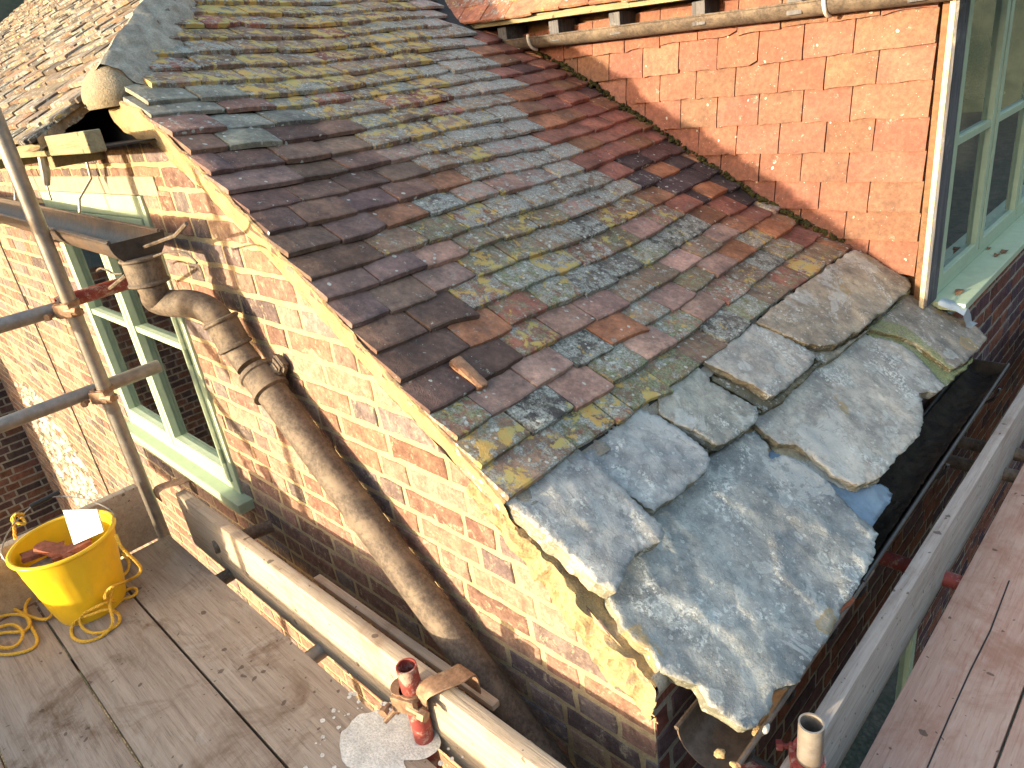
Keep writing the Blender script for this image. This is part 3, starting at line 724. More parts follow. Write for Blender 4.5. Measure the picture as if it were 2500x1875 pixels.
# ------------------------------------------------------------------ windows
def bar(b,a,c,bev=.003): b.box((min(a[0],c[0]),min(a[1],c[1]),min(a[2],c[2])),(max(a[0],c[0]),max(a[1],c[1]),max(a[2],c[2])),bev=bev)
def window_gable():
    w_=MB(); x0,z0,x1,z1=WIN1; Y1=.012
    w_.box((x0,-.012,z0),(x0+.045,.07,z1),bev=.003); w_.box((x1-.045,-.012,z0),(x1,.07,z1),bev=.003)
    w_.box((x0+.045,-.012,z1-.075),(x1-.045,.07,z1),bev=.003); w_.box((x0+.045,-.012,z0+.032),(x1-.045,.07,z0+.07),bev=.003)
    w=w_.build('window',MT['green'],house)
    s=MB(); s.box((x0-.04,-.062,z0-.012),(x1+.075,.05,z0+.031),bev=.004); s.build('window_sill',MT['green'],w)
    xm=(x0+x1)/2
    for a,c in ((x0+.047,xm-.004),(xm+.004,x1-.047)):
        fr=MB()
        st=.042; lo=z0+.072; hi=z1-.077
        fr.box((a,-.018,lo),(a+st,.03,hi),bev=.003); fr.box((c-st,-.018,lo),(c,.03,hi),bev=.003)
        fr.box((a+st,-.018,lo),(c-st,.03,lo+.055),bev=.003); fr.box((a+st,-.018,hi-.045),(c-st,.03,hi),bev=.003)
        fr.box((a+st,-.012,.462),(c-st,.03,.487),bev=.003)
        fr.build('casement_frame',MT['green'],w)
    gl=MB(); gl.add([(x0+.06,.012,z0+.08),(x1-.06,.012,z0+.08),(x1-.06,.012,z1-.08),(x0+.06,.012,z1-.08)],[[0,1,2,3]]); gl.build('window_pane',MT['glass'],w)
    for z in (.0,.42,.82): hg=MB(); hg.tube([(x1-.045,-.022,z),(x1-.045,-.022,z+.06)],.005,8); hg.build('hinge',MT['green'],w)
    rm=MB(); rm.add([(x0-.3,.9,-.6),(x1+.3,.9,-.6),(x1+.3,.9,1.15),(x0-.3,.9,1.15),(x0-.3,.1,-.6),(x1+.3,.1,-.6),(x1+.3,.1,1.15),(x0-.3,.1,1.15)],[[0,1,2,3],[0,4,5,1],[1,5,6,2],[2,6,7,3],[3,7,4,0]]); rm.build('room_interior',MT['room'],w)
    rv=MB(); rv.box((x0-.004,0.001,z0),(x0-.001,.09,z1)); rv.build('window_reveal',MT['mortar'],w); rv=MB(); rv.box((x1+.001,0.001,z0),(x1+.004,.09,z1)); rv.build('window_reveal',MT['mortar'],w)
window_gable()
def window_front():
    xf=-.10; y0=2.06; y1=4.4; z0=.237; z1=1.42
    w_=MB(); w_.box((xf-.05,y0,z0),(xf,y0+.03,z1)); w_.box((xf-.05,y0+.03,z0+.0),(xf,y1,z0+.035),bev=.003); w_.box((xf-.05,y0+.03,z1-.06),(xf,y1,z1),bev=.003)
    w=w_.build('window',MT['green'],house)
    n=[(2.09,2.63),(2.65,3.28),(3.30,4.0)]
    for a,c in n:
        f=MB(); lo=z0+.037; hi=z1-.062; st=.046; zm=.80
        f.box((xf-.03,a,lo),(xf+.006,a+st,hi),bev=.003); f.box((xf-.03,c-st,lo),(xf+.006,c,hi),bev=.003)
        f.box((xf-.03,a+st,lo),(xf+.006,c-st,lo+.04),bev=.003); f.box((xf-.03,a+st,hi-.04),(xf+.006,c-st,hi),bev=.003)
        f.box((xf-.03,a+st,zm-.014),(xf+.004,c-st,zm+.014),bev=.003)
        f.build('casement_frame',MT['green'],w)
    s=MB(); s.box((xf-.02,2.04,.205),(.016,4.4,.236),bev=.004); s.build('window_sill',MT['green'],w)
    gl=MB(); gl.add([(xf-.014,y0,z0),(xf-.014,y1,z0),(xf-.014,y1,z1),(xf-.014,y0,z1)],[[0,1,2,3]]); gl.build('window_pane',MT['glass'],w)
    rm=MB(); rm.add([(-1.9,2.1,.0),(-1.9,4.4,.0),(-1.9,4.4,1.6),(-1.9,2.1,1.6),(-.17,2.1,0),(-.17,4.4,0),(-.17,4.4,1.6),(-.17,2.1,1.6)],[[0,1,2,3],[0,4,5,1],[1,5,6,2],[2,6,7,3],[3,7,4,0]]); rm.build('room_interior',MT['room'],w)
window_front()
def window_lower():
    y0,z0,y1,z1=WIN3; w_=MB()
    w_.box((-.03,y1-.06,z0),(.012,y1,z1),bev=.003); w_.box((-.03,y0,z0),(.012,y0+.06,z1),bev=.003); w_.box((-.03,y0+.06,z1-.06),(.012,y1-.06,z1),bev=.003); w_.box((-.03,y0+.06,z0),(.03,y1-.06,z0+.06),bev=.003)
    w=w_.build('window',MT['green'],house)
    gl=MB(); gl.add([(-.01,y0+.05,z0+.05),(-.01,y1-.05,z0+.05),(-.01,y1-.05,z1-.05),(-.01,y0+.05,z1-.05)],[[0,1,2,3]]); gl.build('window_pane',MT['glass'],w)
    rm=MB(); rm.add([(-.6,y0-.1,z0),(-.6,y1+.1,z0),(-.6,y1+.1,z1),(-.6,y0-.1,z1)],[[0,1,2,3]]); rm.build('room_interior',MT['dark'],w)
window_lower()
# pendant lampshade seen through the upper window
def lampshade():
    b=MB(); c=PX(2378,190,-.28); seg=24; prof=[(.03,.17),(.05,.12),(.10,-.04),(.125,-.075),(.118,-.08)]
    vs=[(c.x+math.cos(k*2*math.pi/seg)*r,c.y+math.sin(k*2*math.pi/seg)*r,c.z+z) for r,z in prof for k in range(seg)]
    b.add(vs,[[j*seg+k,j*seg+(k+1)%seg,(j+1)*seg+(k+1)%seg,(j+1)*seg+k] for j in range(len(prof)-1) for k in range(seg)])
    o=b.build('pendant_lampshade',MT['straw'],None,True); tag(o,'woven straw pendant lampshade hanging inside the upper green window','lampshade')
    b=MB(); b.tube([(c.x,c.y,c.z+.16),(c.x,c.y,1.6)],.004,6); b.build('flex',MT['blackrubber'],o)
lampshade()
ld=MB(); 
def leadfn(s,t):
    p=[Vector((-.06,2.02,.243)),Vector((.022,2.045,.20)),Vector((.03,2.07,.15)),Vector((.045,2.10,.13))]
    k=t*3;i=min(2,int(k)); q=p[i].lerp(p[i+1],k-i); q=q+Vector((.0,-.045+.075*s,.004+.012*math.sin(s*3.1))); return q+Vector((0,0,1))*ns(q,40)*.01
lump('sill_flashing',MT['lead'],leadfn,8,18,house)
# ------------------------------------------------------------------ upper roof over the hung wall
def upper_roof():
    b=MB(); T=.013
    for r in range(0,9):
        x=-2.62+(r*.035)+(.08 if r%2 else 0)
        while x<.15:
            w=.165+R_(-.005,.005); xm=x+w/2
            ze=lambda X:1.478-.040*(X+2.3)   # sagging eaves
            y=1.84+r*.075; z=ze(xm)+r*.066+.006*math.sin(xm*7)
            a=Vector((1,0,-.04)).normalized(); u=Vector((0,1,.80)).normalized()
            rr=random.random(); col=jit((.36,.15,.09) if rr<.6 else (.28,.14,.09),.2)
            add_tile(b,Vector((x,y,z)),a,u,w-.003,.15,T*R_(.9,1.2),col,(R_(.0,.75),R_(0,.8),R_(0,.2)),3)
            x+=w
    b.build('upper_roof_tiles',MT['tile'],house)
    e=MB()
    e.add([(-2.35,1.872,1.478),(.15,1.872,1.378),(.15,1.872,1.352),(-2.35,1.872,1.452),(-2.35,2.0,1.478),(.15,2.0,1.378),(.15,2.0,1.352),(-2.35,2.0,1.452)],[[0,1,2,3],[3,2,6,7],[0,4,5,1]])
    e.build('tilting_fillet',MT['beam'],house)
    for x in (-2.05,-1.72,-1.38,-.98,-.6,-.2): j=MB(); j.box((x-.028,1.90,1.355-.04*(x+2.3)),(x+.028,DY+.02,1.440-.04*(x+2.3)),bev=.003); j.build('rafter_foot',MT['post'],house)
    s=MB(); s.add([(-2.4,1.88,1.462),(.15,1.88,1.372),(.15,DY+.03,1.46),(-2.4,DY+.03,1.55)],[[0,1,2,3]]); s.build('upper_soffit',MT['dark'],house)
    s=MB(); s.add([(-2.9,1.9,1.49),(.15,1.9,1.385),(.15,2.6,1.95),(-2.9,2.6,2.05)],[[0,1,2,3]]); s.build('upper_roof_underlay',MT['dark'],house)
upper_roof()
# ------------------------------------------------------------------ gutters
def halfround(b,A,B,r,th=.004,up=Vector((0,0,1)),seg=14,m=0,n=2,lipr=.006,wob=0):
    A=Vector(A);B=Vector(B); d=(B-A).normalized(); sd=d.cross(up).normalized(); up=sd.cross(d)
    vs=[]
    for k in range(n+1):
        p=A.lerp(B,k/n)+up*ns((k*.9,0,0))*wob
        for q in (r,r-th):
            for i in range(seg+1):
                a=math.pi*i/seg; vs.append(p+sd*math.cos(a)*q-up*math.sin(a)*q)
    W_=2*(seg+1); fs=[]
    for k in range(n):
        o=k*W_; p=(k+1)*W_
        for i in range(seg):
            fs.append([o+i,p+i,p+i+1,o+i+1]); fs.append([o+seg+1+i,o+seg+2+i,p+seg+2+i,p+seg+1+i])
        fs.append([o,o+seg+1,p+seg+1,p]); fs.append([o+seg,p+seg,p+2*seg+1,o+2*seg+1])
    for o in (0,n*W_):
        for i in range(seg): fs.append([o+i,o+i+1,o+seg+2+i,o+seg+1+i])
    b.add(vs,fs,m=m)
    if lipr:
        for s in (1,-1): b.tube([A+sd*s*r,B+sd*s*r],lipr,8,m=m)
def endplate(b,A,d,r,up=Vector((0,0,1)),seg=16,m=0,th=.004):
    A=Vector(A);d=Vector(d).normalized(); sd=d.cross(up).normalized(); up=sd.cross(d); vs=[]
    for o in (0,th):
        for i in range(seg+1):
            a=math.pi*i/seg; vs.append(A+d*o+sd*math.cos(a)*r-up*math.sin(a)*r)
    n=seg+1; b.add(vs,[list(range(n)),list(range(2*n-1,n-1,-1))]+[[i,n+i,n+i+1,i+1] for i in range(seg)]+[[0,seg,2*n-1,n]],m=m)
# left gutter with its outlet
GY=-.185; GXE=-1.54
gl_=empty('roof_gutter',(GXE,GY,.97),'half round cast iron gutter ending in a stop above the swan neck','gutter')
b=MB(); halfround(b,(-7.0,GY,1.11),(GXE-.01,GY,.960),.070,n=10); halfround(b,(-2.16,GY,.976),(GXE,GY,.959),.0735,n=2,lipr=.0055)
b.build('trough',MT['gutin'],gl_,True)
b=MB(); endplate(b,(GXE,GY,.959),(1,0,0),.0765,th=.006); b.build('stop_end',MT['ironblack'],gl_,False)
for x in (-2.30,-3.2,-4.1):
    b=MB(); gz=.96+(-1.54-x)*.0275
    pts=[Vector((x,GY-.078*math.cos(a),gz-.078*math.sin(a))) for a in [k*math.pi/12 for k in range(13)]]
    b.tube(pts+[Vector((x,-.09,gz+.05)),Vector((x,-.03,1.09)),Vector((x,-.02,1.19))],.005,6); b.build('bracket',MT['galv'],gl_,True)
b=MB(); p=[(-2.235,-.17,1.19),(-2.245,-.175,1.14),(-2.27,-.18,1.10),(-2.262,-.185,1.065),(-2.24,-.19,1.05)]
b.tube(p[:3],.016,8,rs=[.014,.016,.012]); b.tube(p[2:],.003,6); b.build('gutter_strap',MT['galv'],gl_,True)
# downpipe
dp=empty('downpipe',(-1.4,-.1,.4),'rusty cast iron downpipe with swan neck slanting down the sunlit brick wall','downpipe')
def P_(px,py,y): return PY(px,py,y)
XO=GXE-.02
neck=[Vector((XO,GY,.893)),Vector((XO,GY,.84)),Vector((XO+.006,GY+.004,.80))]
a0=P_(384,732,-.17); a1=P_(423,741,-.15); a2=P_(468,742,-.12); a3=P_(514,760,-.095); a4=P_(545,796,-.08); a5=P_(574,845,-.074)
a6=P_(610,893,-.070)
ctl=neck+[a0,a1,a2,a3,a4,a5,a6]
def smoothpath(c,n=8):
    out=[]
    for i in range(len(c)-1):
        p0=c[max(i-1,0)];p1=c[i];p2=c[i+1];p3=c[min(i+2,len(c)-1)]
        for k in range(n):
            t=k/n; out.append(.5*((2*p1)+(-p0+p2)*t+(2*p0-5*p1+4*p2-p3)*t*t+(-p0+3*p1-3*p2+p3)*t**3))
    out.append(c[-1]); return out
b=MB(); sp=smoothpath(ctl); b.tube(sp,.0405,24); 
b.build('swan_neck',MT['iron'],dp,True)
b=MB()
def collar(b,p,q,r0,r1,lip=.006):
    p=Vector(p);q=Vector(q); L=(q-p)
    f=[0,.04,.10,.16,.5,.84,.9,.96,1]; rr=[r0,r0+lip,r0+lip,r0,r0,r0,r0+lip*.8,r0+lip*.8,r0*.97]
    b.tube([p+L*k for k in f],r0,20,rs=rr)
collar(b,neck[0]+Vector((0,0,.012)),neck[1]+Vector((0,0,-.02)),.053,.053)
b.build('socket_collar',MT['iron'],dp,True); b=MB(); collar(b,P_(536,778,-.082),P_(577,850,-.073),.0475,.0475)
b.build('socket_collar',MT['iron'],dp,True)
pa=P_(600,905,-.085); pb=P_(1290,1850,-.085); 
# straight run
q0=PY(672,969,-.070); q1=PY(1145,1604,-.070); dirp=(q1-q0).normalized(); top=q0-dirp*.10; end=q0+dirp*2.7
b=MB(); b.tube([top.lerp(end,k/12) for k in range(13)],.0445,28); b.build('straight_pipe',MT['iron'],dp,True)
b=MB(); c0=top; c1=top+dirp*.085
b.tube([c0-dirp*.004,c0,c0+dirp*.012,c0+dirp*.016,c0+dirp*.066,c0+dirp*.070,c0+dirp*.082,c0+dirp*.086],.05,24,rs=[.045,.056,.056,.051,.051,.056,.056,.045])
ear=Vector((dirp.z,0,-dirp.x)); 
if ear.x<0: ear=-ear
ec=c0+dirp*.04
bm=bmesh.new(); bmesh.ops.create_cube(bm,size=1); bmesh.ops.scale(bm,vec=(.045,.028,.055),verts=bm.verts); bmesh.ops.bevel(bm,geom=bm.edges[:],offset=.009,segments=3,affect='EDGES')
Mx=Matrix((ear,Vector((0,1,0)),dirp)).transposed().to_4x4(); Mx.translation=ec+ear*.06+Vector((0,.045,0)); b.bm(bm,mat=Mx)
bm=bmesh.new(); bmesh.ops.create_cube(bm,size=1); bmesh.ops.scale(bm,vec=(.05,.05,.05),verts=bm.verts); bmesh.ops.bevel(bm,geom=bm.edges[:],offset=.012,segments=3,affect='EDGES')
Mx=Mx.copy(); Mx.translation=ec+ear*.035+Vector((0,.04,0)); b.bm(bm,mat=Mx)
b.build('pipe_clip',MT['iron'],dp,True)
b=MB(); b.tube([Vector((XO+.03,GY+.01,.93)),PY(428,575,-.19),PY(455,546,-.18)],.005,6); b.build('iron_strap',MT['iron'],dp)
b=MB(); b.tube(smoothpath([PY(376,626,-.2),PY(410,615,-.2),PY(445,616,-.2),PY(468,630,-.2),PY(481,642,-.2)],5),.0032,6); b.build('wire_tie',MT['iron'],dp); b=MB(); b.tube(smoothpath([PY(300,668,-.2),PY(278,668,-.21),PY(262,660,-.22),PY(245,655,-.22),PY(236,661,-.22)],4),.003,6)
b.build('wire_tie',MT['iron'],dp)
b=MB(); b.tube([PY(308,672,-.2),PY(268,704,-.2)],.006,6); b.build('iron_bar',MT['iron'],dp)
# front gutter
fg=empty('roof_gutter',(.115,1,0),'brown and black gutter under the ragged edge of the stone slabs','gutter')
b=MB(); halfround(b,(.112,.012,-.012),(.112,.70,-.010),.068,n=4,wob=.002); b.build('trough',MT['gutin'],fg,True)
b=MB(); halfround(b,(.112,.64,-.006),(.100,2.10,.0),.066,n=6,wob=.002); b.build('trough',MT['ironblack'],fg,True)
b=MB(); endplate(b,(.100,2.10,.0),(0,1,0),.070); b.build('stop_end',MT['ironblack'],fg)
for y,ss in ((.06,1),(.24,1),(.46,1),(.64,1),(1.3,1),(1.9,1)):
    pts=[Vector((.112+.073*math.cos(a),y,-.012-.073*math.sin(a))) for a in [k*math.pi/14 for k in range(15)]]
    b=MB(); b.tube(pts,.0055,6); b.build('gutter_bracket',MT['ironblack'],fg,True)
def soilfn(s,t):
    y=lerp(.78,2.06,t); h=.012+.030*max(0,ns((t*5,0,1)))+.02*math.sin(t*3.1); x=.106+(s-.5)*2*.056
    q=Vector((x,y,-.058+h+.03*(2*s-1)**2)); return q+Vector((0,0,1))*(ns(q,60)*.010+ns(q,150)*.004)
tag(lump('gutter_soil',MT['soil'],soilfn,14,120),'black soil and leaf litter lying in the front gutter','soil',kind='stuff')
# upper gutter
ug=empty('roof_gutter',(-1,1.95,1.33),'weathered brown half round gutter under the upper eaves','gutter')
b=MB(); halfround(b,(-2.10,1.945,1.372),(.1,1.945,1.302),.050,n=8,wob=.002,lipr=.004); endplate(b,(-2.10,1.945,1.372),(-1,0,0),.052); b.build('trough',MT['iron'],ug,True)
for px,zz in ((1290,0),(2012,0)):
    b=MB(); c=PY(px,90 if px<1500 else 10,1.895); cz=1.372-.0318*(c.x+2.10)
    b.tube([Vector((c.x,1.945-.055*math.cos(a),cz-.055*math.sin(a))) for a in [-.25+k*math.pi/12 for k in range(8)]],.007,8); b.build('gutter_bracket',MT['whitepaint'],ug,True)
# ------------------------------------------------------------------ stone slabs
def slab(px,k,th,label,col,moss=None,slope=.60,tilt=0,name='stone_slab',matn='stone',seed=0,rough=1,catg='stone slab',grp='stone slabs along the eaves'):
    n=(slope,tilt,1.); P=[onplane(x,y,n,k) for x,y in px]
    nn=Vector(n).normalized(); e1=Vector((0,1,0)); e1=(e1-nn*e1.dot(nn)).normalized(); e2=e1.cross(nn).normalized(); O=P[0]
    loop=[((p-O).dot(e1),(p-O).dot(e2)) for p in P]
    # resample with ragged jitter
    ol=[]
    for i in range(len(loop)):
        a=Vector(loop[i]);c=Vector(loop[(i+1)%len(loop)]); L=(c-a).length; kk=max(1,int(L/.009)); d=(c-a).normalized() if L>0 else Vector((1,0)); nr=Vector((d.y,-d.x))
        for j in range(kk):
            q=a.lerp(c,j/kk); q=q+nr*(ns((q.x,q.y,seed),18)*.004+(round(ns((q.x,q.y,seed+3),30)*4)/4)*.0065+ns((q.x,q.y,seed+8),90)*.0012)*rough; ol.append((q.x,q.y))
    us=[q[0] for q in ol]; vs=[q[1] for q in ol]
    pts=[Vector(q) for q in ol]; nb=len(pts); st=.013
    u=min(us)
    while u<max(us):
        v=min(vs)
        while v<max(vs):
            q=(u+R_(-.003,.003),v+R_(-.003,.003))
            if inpoly(q[0],q[1],ol):
                dm=min((q[0]-o[0])**2+(q[1]-o[1])**2 for o in ol[::2])
                if dm>.000045: pts.append(Vector(q))
            v+=st
        u+=st
    edges=[(i,(i+1)%nb) for i in range(nb)]
    r=geometry.delaunay_2d_cdt(pts,edges,[],1,1e-6)
    vv,ff=r[0],r[2]
    def H(q,edge):
        z=ns((q[0],q[1],seed),4)*.004+ns((q[0],q[1],seed),19)*.0016*rough+ns((q[0],q[1],seed),60)*.0008
        z+= (.0035 if ns((q[0]*1.6,q[1],seed+7),6)>.12 else 0)*rough
        return z-edge*.0028
    om=[Vector(o) for o in ol[::2]]
    tv=[];mo=[]
    for q in vv:
        dm=math.sqrt(min((q-o).length_squared for o in om)); e=max(0,1-dm/.010)**1.3
        tv.append(O+e1*q.x+e2*q.y+nn*H(q,e*(1+1.2*ns((q.x,q.y,seed+5),30))))
        mo.append(0)
    b=MB(); c_=col
    fs=[]
    for f in ff:
        a,bq,c=[tv[i] for i in f[:3]]
        fs.append(list(f) if (bq-a).cross(c-a).dot(nn)>0 else list(f)[::-1])
    b.add(tv,fs,c_)
    if moss:
        for i,f in enumerate(fs):
            ctr=sum((tv[j] for j in f),Vector())/len(f); x,y=proj(ctr)
            if inpoly(x,y,moss): b.l[i]=(0,0,1)
    # laminated sides
    m_=len(ol); prev=None; layers=5; idx0=[]
    base=len(b.v)
    # find nearest output vertex for each outline vertex (cdt keeps order of inputs)
    ring=[tv[i].copy() for i in range(m_)]
    rings=[ring]
    cu=Vector((sum(us)/len(us),sum(vs)/len(vs)))
    for L_ in range(1,layers+1):
        rg=[]
        for i,o in enumerate(ol):
            q=Vector(o); d=(q-cu).normalized(); off=(ns((q.x,q.y,seed+L_*5),30)*.007+ns((0,0,seed+L_*9),50)*.006-.0015*L_)*rough
            rg.append(O+e1*(q.x+d.x*off)+e2*(q.y+d.y*off)-nn*(th*L_/layers+ns((q.x*2,q.y*2,seed+L_),8)*.003)+nn*ns((q.x,q.y,seed),4)*.004)
        rings.append(rg)
    V2=[p for rg in rings for p in rg]; F2=[]
    for L_ in range(layers):
        for i in range(m_):
            j=(i+1)%m_; F2.append([L_*m_+i,L_*m_+j,(L_+1)*m_+j,(L_+1)*m_+i])
    F2.append([layers*m_+i for i in range(m_)])
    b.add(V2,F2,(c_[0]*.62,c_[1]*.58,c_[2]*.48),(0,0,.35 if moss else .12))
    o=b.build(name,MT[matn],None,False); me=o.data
    for p in me.polygons: p.use_smooth = p.index<len(fs)
    # make sides face out
    bm=bmesh.new(); bm.from_mesh(me); bmesh.ops.remove_doubles(bm,verts=bm.verts,dist=1e-5); bmesh.ops.recalc_face_normals(bm,faces=bm.faces); bm.to_mesh(me); bm.free()
    tag(o,label,catg,grp); return o
Z6=lambda l:[(1600+x/2.458,600+y/2.458) for x,y in l]
BG=(.225,.245,.255); GB=(.25,.24,.21)
KU=.205; KL=.145
slab([(1115,1105),(1150,1045),(1205,985),(1262,1003),(1320,1038),(1400,1090),(1470,1148),(1543,1215),(1612,1282),(1622,1303),(1612,1322),(1588,1334),(1552,1352),(1536,1382),(1520,1420),(1505,1444),(1488,1438),(1458,1424),(1430,1392),(1385,1352),(1340,1318),(1300,1280),(1262,1250),(1220,1215),(1170,1160)],KU+.010,.045,'pale blue grey stone slab at the wall corner end of the upper course',(0.357,0.354,0.347),seed=1)
slab([(1400,1150),(1440,1085),(1510,1022),(1555,1000),(1605,1012),(1665,1052),(1730,1105),(1738,1125),(1725,1150),(1660,1200),(1600,1248),(1575,1236),(1535,1205),(1490,1178)],KU,.048,'smooth blue grey stone slab second from the wall corner, below the tiles',(0.346,0.354,0.357),seed=2)
slab(Z6([(10,900),(40,850),(130,790),(250,725),(305,760),(330,815),(400,850),(500,905),(600,965),(622,1000),(600,1060),(500,1140),(440,1170),(370,1195),(300,1150),(240,1110),(120,1065),(30,1010)]),KU,.040,'blue grey stone slab with an ochre streak, third from the wall corner',(0.280,0.283,0.259),seed=3)
slab(Z6([(285,690),(350,640),(420,585),(520,520),(590,470),(720,510),(860,590),(965,650),(950,700),(880,770),(800,840),(720,905),(680,910),(620,870),(560,830),(420,765)]),KU+.004,.030,'light grey stone slab with lichen rings just left of the largest upper slab',(0.394,0.370,0.337),seed=4)
slab(Z6([(330,770),(420,790),(560,850),(690,925),(730,900),(870,770),(985,690),(1000,700),(860,830),(740,950),(650,990),(560,930),(420,850),(340,810)]),KU-.022,.03,'mossy packing stone wedged under the light grey upper slab',(0.179,0.155,0.103),seed=14,name='packing_stone',catg='packing stone')
slab(Z6([(610,455),(670,400),(740,345),(900,225),(1050,115),(1190,20),(1260,45),(1400,130),(1520,190),(1532,215),(1525,265),(1460,315),(1400,375),(1330,420),(1280,470),(1230,510),(1190,525),(1130,570),(1085,600),(1000,600),(900,590),(860,575),(740,515),(690,490)]),KU+.012,.036,'largest brown grey stone slab of the upper course with a white patch, against the tile hung wall',(0.322,0.271,0.212),seed=5)
slab(Z6([(860,590),(960,625),(1080,625),(1250,520),(1400,400),(1535,240),(1530,275),(1400,400),(1210,560),(1110,640),(1050,690),(1010,705),(980,690),(950,650)]),KU-.020,.034,'thin packing stone showing under the edge of the largest upper slab',(0.286,0.259,0.207),seed=15,name='packing_stone',catg='packing stone',moss=Z6([(1180,300),(1600,200),(1600,500),(1150,520)]))
slab(Z6([(1260,500),(1290,470),(1400,370),(1500,290),(1590,305),(1700,380),(1870,450),(1960,510),(1995,550),(1940,625),(1900,660),(1850,710),(1780,742),(1740,720),(1660,665),(1560,590),(1440,540)]),KL+.022,.026,'brown grey eaves slab tucked under the window sill corner, with a mossy left edge',(0.250,0.221,0.191),seed=6,moss=Z6([(1260,420),(1500,480),(1600,560),(1800,740),(1700,800),(1250,560)]))
slab(Z6([(1240,520),(1300,520),(1440,548),(1560,600),(1660,675),(1780,750),(1850,725),(1910,665),(1900,700),(1800,790),(1760,830),(1740,835),(1650,760),(1500,640),(1350,560)]),KL+.004,.030,'moss covered stone edge between the two far eaves slabs',(0.262,0.266,0.124),seed=16,moss=[(0,0),(9000,0),(9000,9000),(0,9000)],name='packing_stone',catg='packing stone')
slab(Z6([(590,1010),(640,985),(720,930),(800,870),(900,780),(1000,700),(1120,620),(1250,530),(1350,558),(1460,590),(1550,640),(1650,745),(1742,835),(1735,850),(1700,875),(1640,885),(1575,890),(1600,925),(1602,990),(1610,1060),(1590,1120),(1555,1175),(1500,1215),(1440,1275),(1400,1340),(1350,1390),(1300,1405),(1260,1420),(1220,1435),(1180,1425),(1120,1400),(1060,1375),(1000,1310),(940,1260),(850,1205),(790,1190),(740,1190),(690,1140),(640,1115),(600,1060)]),KL+.010,.030,'big pale grey eaves slab in the middle with a notch bitten from its gutter edge',(0.369,0.354,0.326),seed=7)
slab(Z6([(690,1200),(740,1180),(800,1190),(900,1230),(1000,1310),(1080,1380),(1180,1430),(1260,1420),(1350,1395),(1345,1415),(1290,1440),(1250,1450),(1210,1478),(1170,1470),(1080,1430),(980,1390),(860,1330),(780,1270),(720,1240)]),KL-.018,.035,'lichened lower stone showing beneath the big pale eaves slab',(0.262,0.233,0.166),seed=17,name='packing_stone',catg='packing stone')
slab(Z6([(645,1275),(700,1225),(780,1240),(1000,1380),(1200,1450),(1350,1428),(1385,1440),(1425,1490),(1410,1540),(1360,1600),(1290,1700),(1150,1640),(900,1480),(650,1320)]),KL-.022,.007,'smooth dark blue roofing slate slipped between the two big eaves slabs','x' and (0.238,0.277,0.310),seed=8,name='roofing_slate',matn='slate',rough=.25,catg='slate',grp='')
Z9=lambda l:[(800+x/2.458,1200+y/2.458) for x,y in l]
slab([(1480,1440),(1490,1400),(1520,1340),(1560,1290),(1590,1240),(1650,1170),(1730,1115),(1790,1075),(1842,1050),(1875,1085),(1880,1120),(1910,1112),(1960,1130),(2010,1170),(2070,1230),(2100,1262),(2128,1285),(2140,1302),(2132,1320),(2136,1350),(2118,1392),(2090,1440),(2062,1480),(2040,1520),(2015,1570),(1985,1600),(1950,1665),(1915,1675),(1890,1690),(1884,1700),(1878,1740),(1850,1768),(1822,1782),(1800,1775),(1770,1748),(1735,1720),(1705,1672),(1683,1665),(1655,1655),(1615,1640),(1590,1600),(1560,1570),(1520,1532),(1495,1490)],KL,.036,'largest blue grey eaves slab, its broken tip hanging over the near end of the gutter',(0.280,0.294,0.295),seed=9)
fill=slab([(1190,1130),(1330,1010),(1500,905),(1700,830),(1950,700),(2110,600),(2250,700),(2200,770),(2000,1000),(1900,1150),(1600,1330),(1480,1400),(1300,1260)],KL-.026,.02,'',(0.238,0.189,0.135),seed=21,name='slab_bedding',matn='sand',catg=None,grp=None)
fill.parent=house; fill.matrix_parent_inverse=Matrix.Translation(house.location).inverted(); 
for k_ in ('label','category','group'):
    if k_ in fill: del fill[k_]
def tile_bedding():
    def fn(s,t):
        p=rowpt(NR-1,lerp(Y0+.03,DY-.04,t)); q=Vector((p.x-.03+.055*s,p.y,p.z+.012-.030*s-.012*s*s)); q+=Vector((.7,0,.5))*ns(q,22)*.016*s+Vector((0,0,1))*ns(q,50)*.004; return q
    lump('eaves_tile_bedding',MT['greymortar'],fn,8,160,house)
tile_bedding()
ck=MB(); ck.add([PZ(x,y,-.249) for x,y in ((2462,1417),(2466,1417),(2420,1540),(2370,1640),(2320,1750),(2266,1875),(2261,1875),(2316,1748),(2367,1636),(2416,1538))],[[0,1,2,9],[9,2,3,8],[8,3,4,7],[7,4,5,6]])
# loose bits in the near gutter
def sherd(px,py,z,s,c,label,name='mortar_crumb',m='plaster',catg='crumb'):
    p=PZ(px,py,z); bm=bmesh.new(); bmesh.ops.create_icosphere(bm,subdivisions=2,radius=1)
    for v in bm.verts: v.co=Vector((v.co.x*s[0],v.co.y*s[1],v.co.z*s[2]))*(1+.35*ns(v.co,1.7,px))
    b=MB(); b.bm(bm,c,mat=Matrix.Translation(p)); tag(b.build(name,MT[m],None,True),label,catg); 
sherd(1758,1840,-.035,(.011,.011,.009),(.5,.45,.3),'pale yellow mortar crumb lying near the open end of the front gutter',m='sand')
sherd(1792,1867,-.035,(.009,.007,.006),(.5,.45,.3),'small mortar crumb at the very front of the front gutter',m='sand')
sherd(1852,1784,-.02,(.012,.016,.006),(.5,.45,.3),'flat mortar crumb under the tip of the largest slab',m='sand')
sherd(1870,1780,-.01,(.006,.014,.006),(.5,.4,.35),'pinkish sliver of mortar standing beside the slab tip',m='plaster')
sherd(1925,1390+0,-.0,(.001,.001,.001),(.5,.4,.35),'x') if False else None
